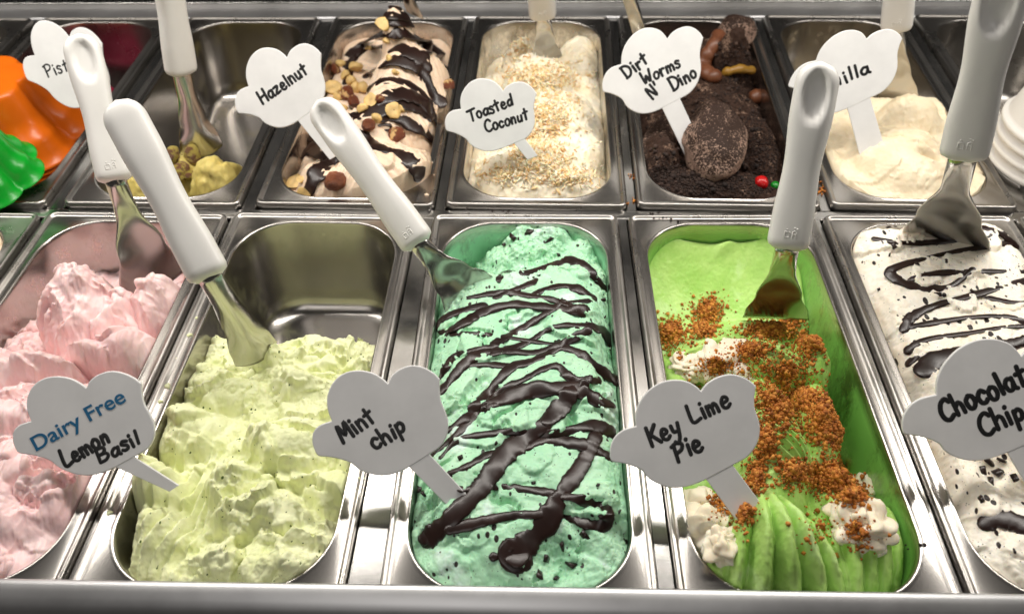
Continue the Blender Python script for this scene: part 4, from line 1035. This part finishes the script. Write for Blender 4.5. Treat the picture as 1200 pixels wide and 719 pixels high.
V, Fq = grains([tuple(q) for q in P], [rng.uniform(.0005, .0013) for _ in P])
props(link('chocolate_specks', mesh_np('chocolate_specks', V, Fq, False), CHOC), 'dark chocolate specks dropped on the pan flanges', 'crumbs', kind='stuff')
# dirt tub
DIRT = island_mat('cookie_dirt', [(38, 24, 18), (56, 38, 30), (30, 20, 16), (70, 50, 40)], .85)
P, S = scatter('dirt', [(835, 120, 80, 80, 1100), (800, 212, 60, 18, 1500), (850, 218, 60, 14, 900), (775, 205, 30, 24, 500), (890, 175, 22, 50, 900), (870, 85, 36, 34, 600), (780, 110, 24, 50, 400), (836, 140, 24, 30, 450)], .0004, .0010, .001, True)
P2, S2 = scatter('dirt', [(835, 130, 85, 90, 160), (810, 210, 60, 20, 80)], .0012, .0026, .001, True)
topping('dirt', 'cookie_dirt', P+P2, S+S2, DIRT)
def scoop_mat(name, pale, dust, lo, hi, sc=1500):
    m, nt, bs = nmat(name); tc = nt.nodes.new('ShaderNodeTexCoord'); sep = nt.nodes.new('ShaderNodeSeparateXYZ'); nt.links.new(tc.outputs['Normal'], sep.inputs[0])
    n = tex(nt, 'noise', sc, 3, .7); n2 = tex(nt, 'noise', 70, 3)
    ad = nt.nodes.new('ShaderNodeMath'); ad.operation = 'MULTIPLY_ADD'; nt.links.new(sep.outputs[2], ad.inputs[0]); ad.inputs[1].default_value = .22; nt.links.new(n.outputs[0], ad.inputs[2])
    ad2 = nt.nodes.new('ShaderNodeMath'); ad2.operation = 'MULTIPLY_ADD'; nt.links.new(n2.outputs[0], ad2.inputs[0]); ad2.inputs[1].default_value = .35; nt.links.new(ad.outputs[0], ad2.inputs[2])
    nt.links.new(mixcol(nt, ramp(nt, ad2.outputs[0], lo, hi), s2l(pale), s2l(dust)), bs.inputs['Base Color']); bs.inputs['Roughness'].default_value = .7; bs.inputs['Specular IOR Level'].default_value = .25
    bump(nt, bs, n.outputs[0], .6, .0008); return m
SCOOP = scoop_mat('dusted_cocoa_cream', (164, 136, 120), (48, 33, 26), .70, .80, 520)
def scoop(key, px, py, z, rx, ry, rz, rot, mat, seed):
    p = pans[key]; I = p.M.inverted(); c = I @ at(px, py, z); nth, nph = 80, 44
    T, Pp = np.meshgrid(np.linspace(0, 2*math.pi, nth, endpoint=False), np.linspace(.01, math.pi*.98, nph))
    x, y, zz = np.sin(Pp)*np.cos(T), np.sin(Pp)*np.sin(T), np.cos(Pp)
    rr = 1+.20*fbm(x*1.2+seed, y*1.2, zz*1.2, 3)+.035*fbm(x*7, y*7, zz*7+seed, 3)
    taper = 1-.28*np.clip(y, 0, 1)
    X, Y, Zz = x*rr*rx*taper, y*rr*ry, zz*rr*rz
    a = math.radians(rot); V = np.stack([c.x+X*math.cos(a)-Y*math.sin(a), c.y+X*math.sin(a)+Y*math.cos(a), c.z+Zz], -1).reshape(-1, 3)
    idx = np.arange(nth*nph).reshape(nph, nth); n2 = np.roll(idx, -1, 1)
    return link('scoop', mesh_np('scoop', V, np.stack([idx[:-1], idx[1:], n2[1:], n2[:-1]], -1).reshape(-1, 4)), mat, p.ice)
scoop('dirt', 836, 166, .004, .031, .058, .030, -4, SCOOP, 1.0); scoop('dirt', 772, 172, -.010, .018, .052, .018, -14, SCOOP, 4.0); scoop('dirt', 862, 38, .008, .024, .020, .020, 10, SCOOP, 8.0)
GUM = plain('brown_gummy', s2l((122, 74, 48)), .38, var=.15, bumps=.1, bscale=120, sss=.2)
def worm(key, pix, rpx, mat, lift=.5, seg=.22):
    C = catmull(pix, 10); P, N, HW = [], [], []
    for i, c in enumerate(C):
        h = hit(key, c[0], c[1])
        if not h: continue
        zc = (h[0]-CAM).dot(_F); r = rpx*zc/FPX*(1+seg*math.sin(i*.8+.6*math.sin(i*.37))); P.append(h[0]); N.append(Vector((0, -.2, 1)).normalized()); HW.append(r)
    for _ in range(4): P = [P[0]]+[(P[i-1]+P[i]*2+P[i+1])/4 for i in range(1, len(P)-1)]+[P[-1]]
    p = pans[key]; I = p.M.inverted(); R3 = I.to_3x3(); mb = MB()
    sweep(mb, [I @ (q+n*(r*lift)) for q, n, r in zip(P, N, HW)], [R3 @ n for n in N], HW, [r*.9 for r in HW], 16)
    return mb.obj('gummy_worm', mat, p.ice, True)
worm('dirt', [(842, 44), (836, 58), (826, 72), (824, 86), (836, 94)], 9, GUM, .6, .04); worm('dirt', [(884, 118), (896, 116), (910, 124), (928, 126), (938, 134)], 9, GUM, .6, .05)
worm('dirt', [(850, 88), (866, 84), (884, 88), (896, 102)], 5.5, plain('amber_gummy', s2l((150, 112, 44)), .25, sss=.3), .7, .12)
blob('dirt', 892, 214, 9, .8, plain('red_gummy', s2l((190, 20, 22)), .25, sss=.3), 'gummy_piece'); blob('dirt', 909, 218, 6, .8, plain('green_gummy', s2l((10, 130, 30)), .25, sss=.3), 'gummy_piece')
# coconut shreds
SHRED = island_mat('toasted_shreds', [(254, 244, 220), (252, 232, 190), (246, 206, 144), (254, 247, 230), (250, 222, 168), (232, 178, 110)], .6, .2)
WSHRED = island_mat('white_shreds', [(252, 246, 232), (248, 236, 210), (250, 240, 222), (245, 226, 190)], .6, .2)
P, S = scatter('coco', [(635, 90, 60, 26, 850), (640, 135, 44, 34, 600), (625, 172, 34, 20, 800), (590, 204, 40, 14, 260), (670, 208, 46, 12, 350), (610, 55, 20, 16, 200), (640, 190, 40, 20, 400)], .0014, .0032, .002)
topping('coco', 'toasted_shreds', P, S, SHRED, (1.5, .42, .16))
P, S = scatter('coco', [(632, 130, 80, 90, 500), (600, 200, 60, 24, 200), (680, 205, 50, 20, 160)], .0010, .0022, .001, True)
topping('coco', 'white_shreds', P, S, WSHRED, (1.5, .3, .16))
# nuts
def nut_mesh(name, seed, half=False, elong=1.0, cuts=0):
    nth, nph = 22, 14; th = np.linspace(0, 2*math.pi, nth, endpoint=False); ph = np.linspace(.06, math.pi-.06, nph); T, Pp = np.meshgrid(th, ph)
    x, y, z = np.sin(Pp)*np.cos(T)*elong, np.sin(Pp)*np.sin(T), np.cos(Pp)
    rr = 1+.22*fbm(x*1.3+seed, y*1.3, z*1.3, 3)+.06*fbm(x*5+seed, y*5, z*5, 2)
    V = np.stack([x*rr, y*rr, z*rr], -1)
    if half: V[..., 2] = np.where(V[..., 2] > .18, .18+(V[..., 2]-.18)*.12-.10*np.exp(-(x*x+y*y)*9), V[..., 2])
    if cuts:
        R_ = np.random.RandomState(int(seed*10)+3)
        for _ in range(cuts):
            d = R_.normal(size=3); d /= np.linalg.norm(d); k = R_.uniform(.25, .6); dist = V @ d; V = V-np.where(dist > k, (dist-k)*.93, 0)[..., None]*d
    idx = np.arange(nth*nph).reshape(nph, nth); n2 = np.roll(idx, -1, 1)
    Fq = np.stack([idx[:-1], idx[1:], n2[1:], n2[:-1]], -1).reshape(-1, 4)
    me = mesh_np(name, V.reshape(-1, 3), Fq); return me
NUT_C = plain('peeled_hazelnut', s2l((236, 200, 130)), .5, var=.16, bumps=.3, bscale=3, sss=.2)
def nut_mat(name, skin, flesh, lo, hi):
    m, nt, bs = nmat(name); n = tex(nt, 'noise', 1.1, 4, .6); nt.links.new(mixcol(nt, ramp(nt, n.outputs[0], lo, hi), s2l(skin), s2l(flesh)), bs.inputs['Base Color']); bs.inputs['Roughness'].default_value = .42
    bump(nt, bs, tex(nt, 'noise', 7, 4).outputs[0], .5, .12); return m
NUT_S = nut_mat('skinned_hazelnut', (124, 62, 34), (228, 190, 130), .55, .62)
NUT_B = nut_mat('brown_hazelnut', (112, 56, 30), (150, 86, 50), .4, .7)
PIS = nut_mat('pistachio_kernel', (120, 82, 58), (176, 158, 74), .45, .55)
NM = {}
for k, (mat, half, el) in {'c': (NUT_C, True, 1.1), 'd': (NUT_C, False, 1.0), 's': (NUT_S, False, 1.0), 'b': (NUT_B, False, 1.0), 'p': (PIS, False, 1.5)}.items():
    NM[k] = []
    for v in range(6): me = nut_mesh('nut', v*7.7+ord(k), half, el, {'d': 3, 's': 2, 'c': 1}.get(k, 0)); me.materials.append(mat); NM[k].append(me)
def nut(key, px, py, rpx, kind, name='hazelnut'):
    h = hit(key, px, py)
    if not h: return
    p = pans[key]; I = p.M.inverted(); r = 1.2*rpx*((h[0]-CAM).dot(_F))/FPX
    o = bpy.data.objects.new(name, NM[kind][rng.randint(6)]); COL.objects.link(o); o.parent = p.ice
    R = Matrix(rand_rot().tolist()) if kind != 'c' else (Vector((0, 0, 1)).rotation_difference((h[1]+Vector((0, -.5, .3))).normalized()).to_matrix() @ Matrix.Rotation(rng.rand()*6.3, 3, 'Z'))
    o.matrix_basis = Matrix.Translation(I @ (h[0]+h[1]*r*.45)) @ R.to_4x4() @ Matrix.Diagonal((r, r, r*.85, 1))
for x, y, r, k in [(400, 77, 5, 'd'), (390, 72, 5, 's'), (398, 66, 6, 's'), (388, 86, 6, 'd'), (395, 84, 6, 's'), (418, 84, 8, 'd'), (405, 92, 6, 'd'), (412, 98, 6, 'd'), (390, 106, 8, 'c'), (398, 116, 6, 'd'), (410, 114, 8, 's'), (420, 106, 7, 'd'), (428, 108, 8, 'd'), (415, 122, 6, 's'), (436, 120, 7, 'c'), (446, 116, 5, 's'),
                   (452, 30, 8, 'd'), (438, 38, 7, 'd'), (459, 131, 8, 'c'), (432, 146, 7, 'b'), (440, 140, 6, 'd'), (462, 162, 9, 's'), (396, 214, 11, 'b'), (337, 190, 9, 'c'), (338, 209, 8, 's'), (347, 217, 8, 'c'), (360, 227, 8, 'c'), (354, 212, 5, 'd'),
                   (498, 16, 10, 's'), (534, 46, 8, 'c'), (537, 60, 9, 'c'), (522, 101, 7, 's'), (456, 70, 4, 'd'), (430, 58, 4, 'd'), (463, 85, 4, 'd'), (454, 48, 4, 'd'), (480, 18, 5, 's'), (425, 130, 6, 'd'), (402, 128, 5, 'd'), (382, 96, 6, 's'), (531, 85, 4, 'd'), (418, 40, 4, 'd'), (470, 128, 4, 'd')]:
    nut('hazel', x, y, r, k)
for x, y, r in [(188, 178, 6), (196, 172, 6), (205, 170, 6), (214, 176, 6), (222, 186, 8), (203, 186, 7), (194, 192, 6), (212, 198, 7), (206, 205, 6), (190, 204, 6), (218, 206, 6), (243, 158, 7), (228, 174, 6), (182, 190, 6), (180, 204, 6)]:
    nut('pist', x, y, r, 'p', 'pistachio')
# chocolate shards
def shard(key, px, py, rpx):
    h = hit(key, px, py)
    if not h: return
    p = pans[key]; I = p.M.inverted(); r = rpx*((h[0]-CAM).dot(_F))/FPX
    V, Fq = grains([tuple(I @ (h[0]+h[1]*r*.12))], [r], (1.2, .75, .30)); link('chocolate_chip', mesh_np('chocolate_chip', V, Fq, False), CHOC, p.ice)
for x, y, r in [(706, 352, 5), (716, 346, 6), (722, 366, 5), (708, 372, 4), (744, 560, 6), (748, 575, 6), (738, 548, 5), (484, 565, 6), (492, 572, 5), (497, 578, 6), (640, 655, 8), (668, 660, 7), (650, 676, 6), (632, 672, 7), (685, 628, 7), (660, 640, 6), (745, 595, 4), (600, 278, 5), (620, 272, 6), (645, 282, 6), (592, 286, 4), (540, 538, 5), (625, 565, 4), (700, 568, 4), (725, 600, 4), (655, 300, 4)]: shard('mint', x, y, r)
for x, y, r in [(1158, 540, 8), (1168, 552, 9), (1152, 552, 6), (1160, 565, 7), (1175, 540, 7), (1190, 560, 6), (1046, 288, 5), (1042, 300, 4), (1062, 372, 5), (1100, 345, 5), (1140, 342, 4), (1030, 340, 3), (1075, 310, 4), (1150, 585, 5), (1120, 320, 3)]: shard('choc', x, y, r)

# ------------------------------------------------------------------ plastic moulds and cups in the back row
def lathe_wavy(prof_, lobes, amp, n=96):
    mb = MB(); loops = []
    for r, z, k in prof_:
        W_ = lambda t: 2*abs(math.cos(lobes*t/2))**.8-1.1 if lobes > 1 else 0
        loops.append([((r*(1+amp*k*W_(t)))*math.cos(t), (r*(1+amp*k*W_(t)))*math.sin(t), z+.0035*W_(t)*(1 if k > 1 else 0)) for t in [2*math.pi*i/n for i in range(n)]])
    mb.loft(loops); return mb
MOULD = [(.001, .064, 0), (.034, .0648, .9), (.0372, .0642, 1.0), (.0386, .0630, 1.0), (.0398, .0605, 1.0), (.0450, .040, 1.0), (.0505, .026, 1.0), (.0545, .0215, 1.2), (.0570, .015, 1.2), (.0605, .006, 1.1), (.0665, .001, 1.0), (.0690, .0000, 1.0), (.0685, -.0012, 1.0), (.0600, .004, 1.0), (.0535, .018, 1.0), (.0440, .038, .8), (.0390, .057, .6), (.001, .0615, 0)]
def shiny(name, c): return plain(name, s2l(c), .28, var=.05, bumps=.05, bscale=60, spec=.5)
ORANGE, GREEN, MAGENTA = shiny('orange_plastic', (238, 112, 10)), shiny('green_plastic', (4, 160, 40)), shiny('magenta_plastic', (178, 14, 74))
def mould(x, y, z, sc, mat, rz, label, me=None):
    o = link('plastic_mould', me or lathe_wavy(MOULD, 6, .075).mesh('plastic_mould', True), None); 
    if not o.data.materials: o.data.materials.append(mat)
    o.location = (x, y, z); o.scale = (sc, sc, sc); o.rotation_euler = (math.radians(4), math.radians(-3), rz); props(o, label, 'mould', 'plastic moulds in the back pan'); return o
ob = at(18, 160, -.03)
om = lathe_wavy(MOULD, 6, .075).mesh('orange_mould', True); om.materials.append(ORANGE)
for i in range(6):
    mould(ob.x, ob.y, -.054+i*.0048, 1.12, ORANGE, .3+.02*i, 'orange scalloped plastic mould, topmost of its nested stack' if i == 5 else 'orange scalloped plastic mould, %s under the top of the orange stack' % ('first', 'second', 'third', 'fourth', 'fifth')[4-i], om)
gb = at(-14, 206, .012)
go = mould(gb.x, gb.y, .012, .70, GREEN, .1, 'green scalloped plastic mould tilted in front of the orange stack', lathe_wavy(MOULD, 6, .075).mesh('green_mould', True)); go.rotation_euler = (math.radians(8), 0, .1)
mb_ = at(84, 100, -.03)
mould(mb_.x, mb_.y, -.075, .85, MAGENTA, .5, 'magenta plastic mould half hidden behind the orange stack')
CUP = [(.001, .070, 0), (.030, .0705, 0), (.0335, .069, 0), (.0355, .064, 0), (.0500, .006, 0), (.0512, .003, 0), (.0532, .0028, 0), (.0545, .0012, 0), (.0545, -.0008, 0), (.0530, -.0024, 0), (.0505, -.0022, 0), (.0490, .002, 0), (.0345, .062, 0), (.001, .0675, 0)]
CUPM = plain('white_paper_cup', (.78, .75, .70, 1), .5, var=.02)
cm = lathe_wavy(CUP, 1, 0, 72).mesh('paper_cup', True); cm.materials.append(CUPM)
cb = at(1236, 190, .0)
for i in range(9):
    o = link('paper_cup', cm, None); o.location = (cb.x, cb.y, -.060+i*.0125); o.scale = (1.12,)*3
    props(o, 'upside down white cup on top of the cup stack' if i == 8 else 'white upside down cup, %s under the top of the cup stack' % ('first', 'second', 'third', 'fourth', 'fifth', 'sixth', 'seventh', 'eighth')[7-i], 'cup', 'stacked white cups')

# drips and splashes left on the flanges
def drips(key, spots):
    p = pans[key]; I = p.M.inverted(); mb = MB()
    for px, py, rpx in spots:
        c = I @ at(px, py, .0004); r = rpx*.62/FPX; st = rng.rand()*6
        if abs(c.x) < p.hx+.001 and p.y0 < c.y < p.y1: continue
        mb.loft([[(c.x+r*k*math.cos(t)*(1+.3*math.sin(2*t+st)), c.y+r*k*math.sin(t)*(1+.3*math.sin(3*t+st)), c.z+h*r) for t in [2*math.pi*i/12 for i in range(12)]] for k, h in ((1, -.15), (.96, .12), (.7, .36), (.25, .45))], False, True)
    if mb.v: props(mb.obj('drips', p.ice.data.materials[0], p.ice, True), kind='stuff')
drips('lemon', [(222, 392, 3), (205, 420, 2), (196, 452, 4), (188, 470, 2.5), (424, 560, 3), (418, 590, 2), (128, 600, 3), (230, 372, 2)])
drips('hazel', [(505, 190, 3), (509, 205, 2), (312, 215, 2), (500, 228, 3)])
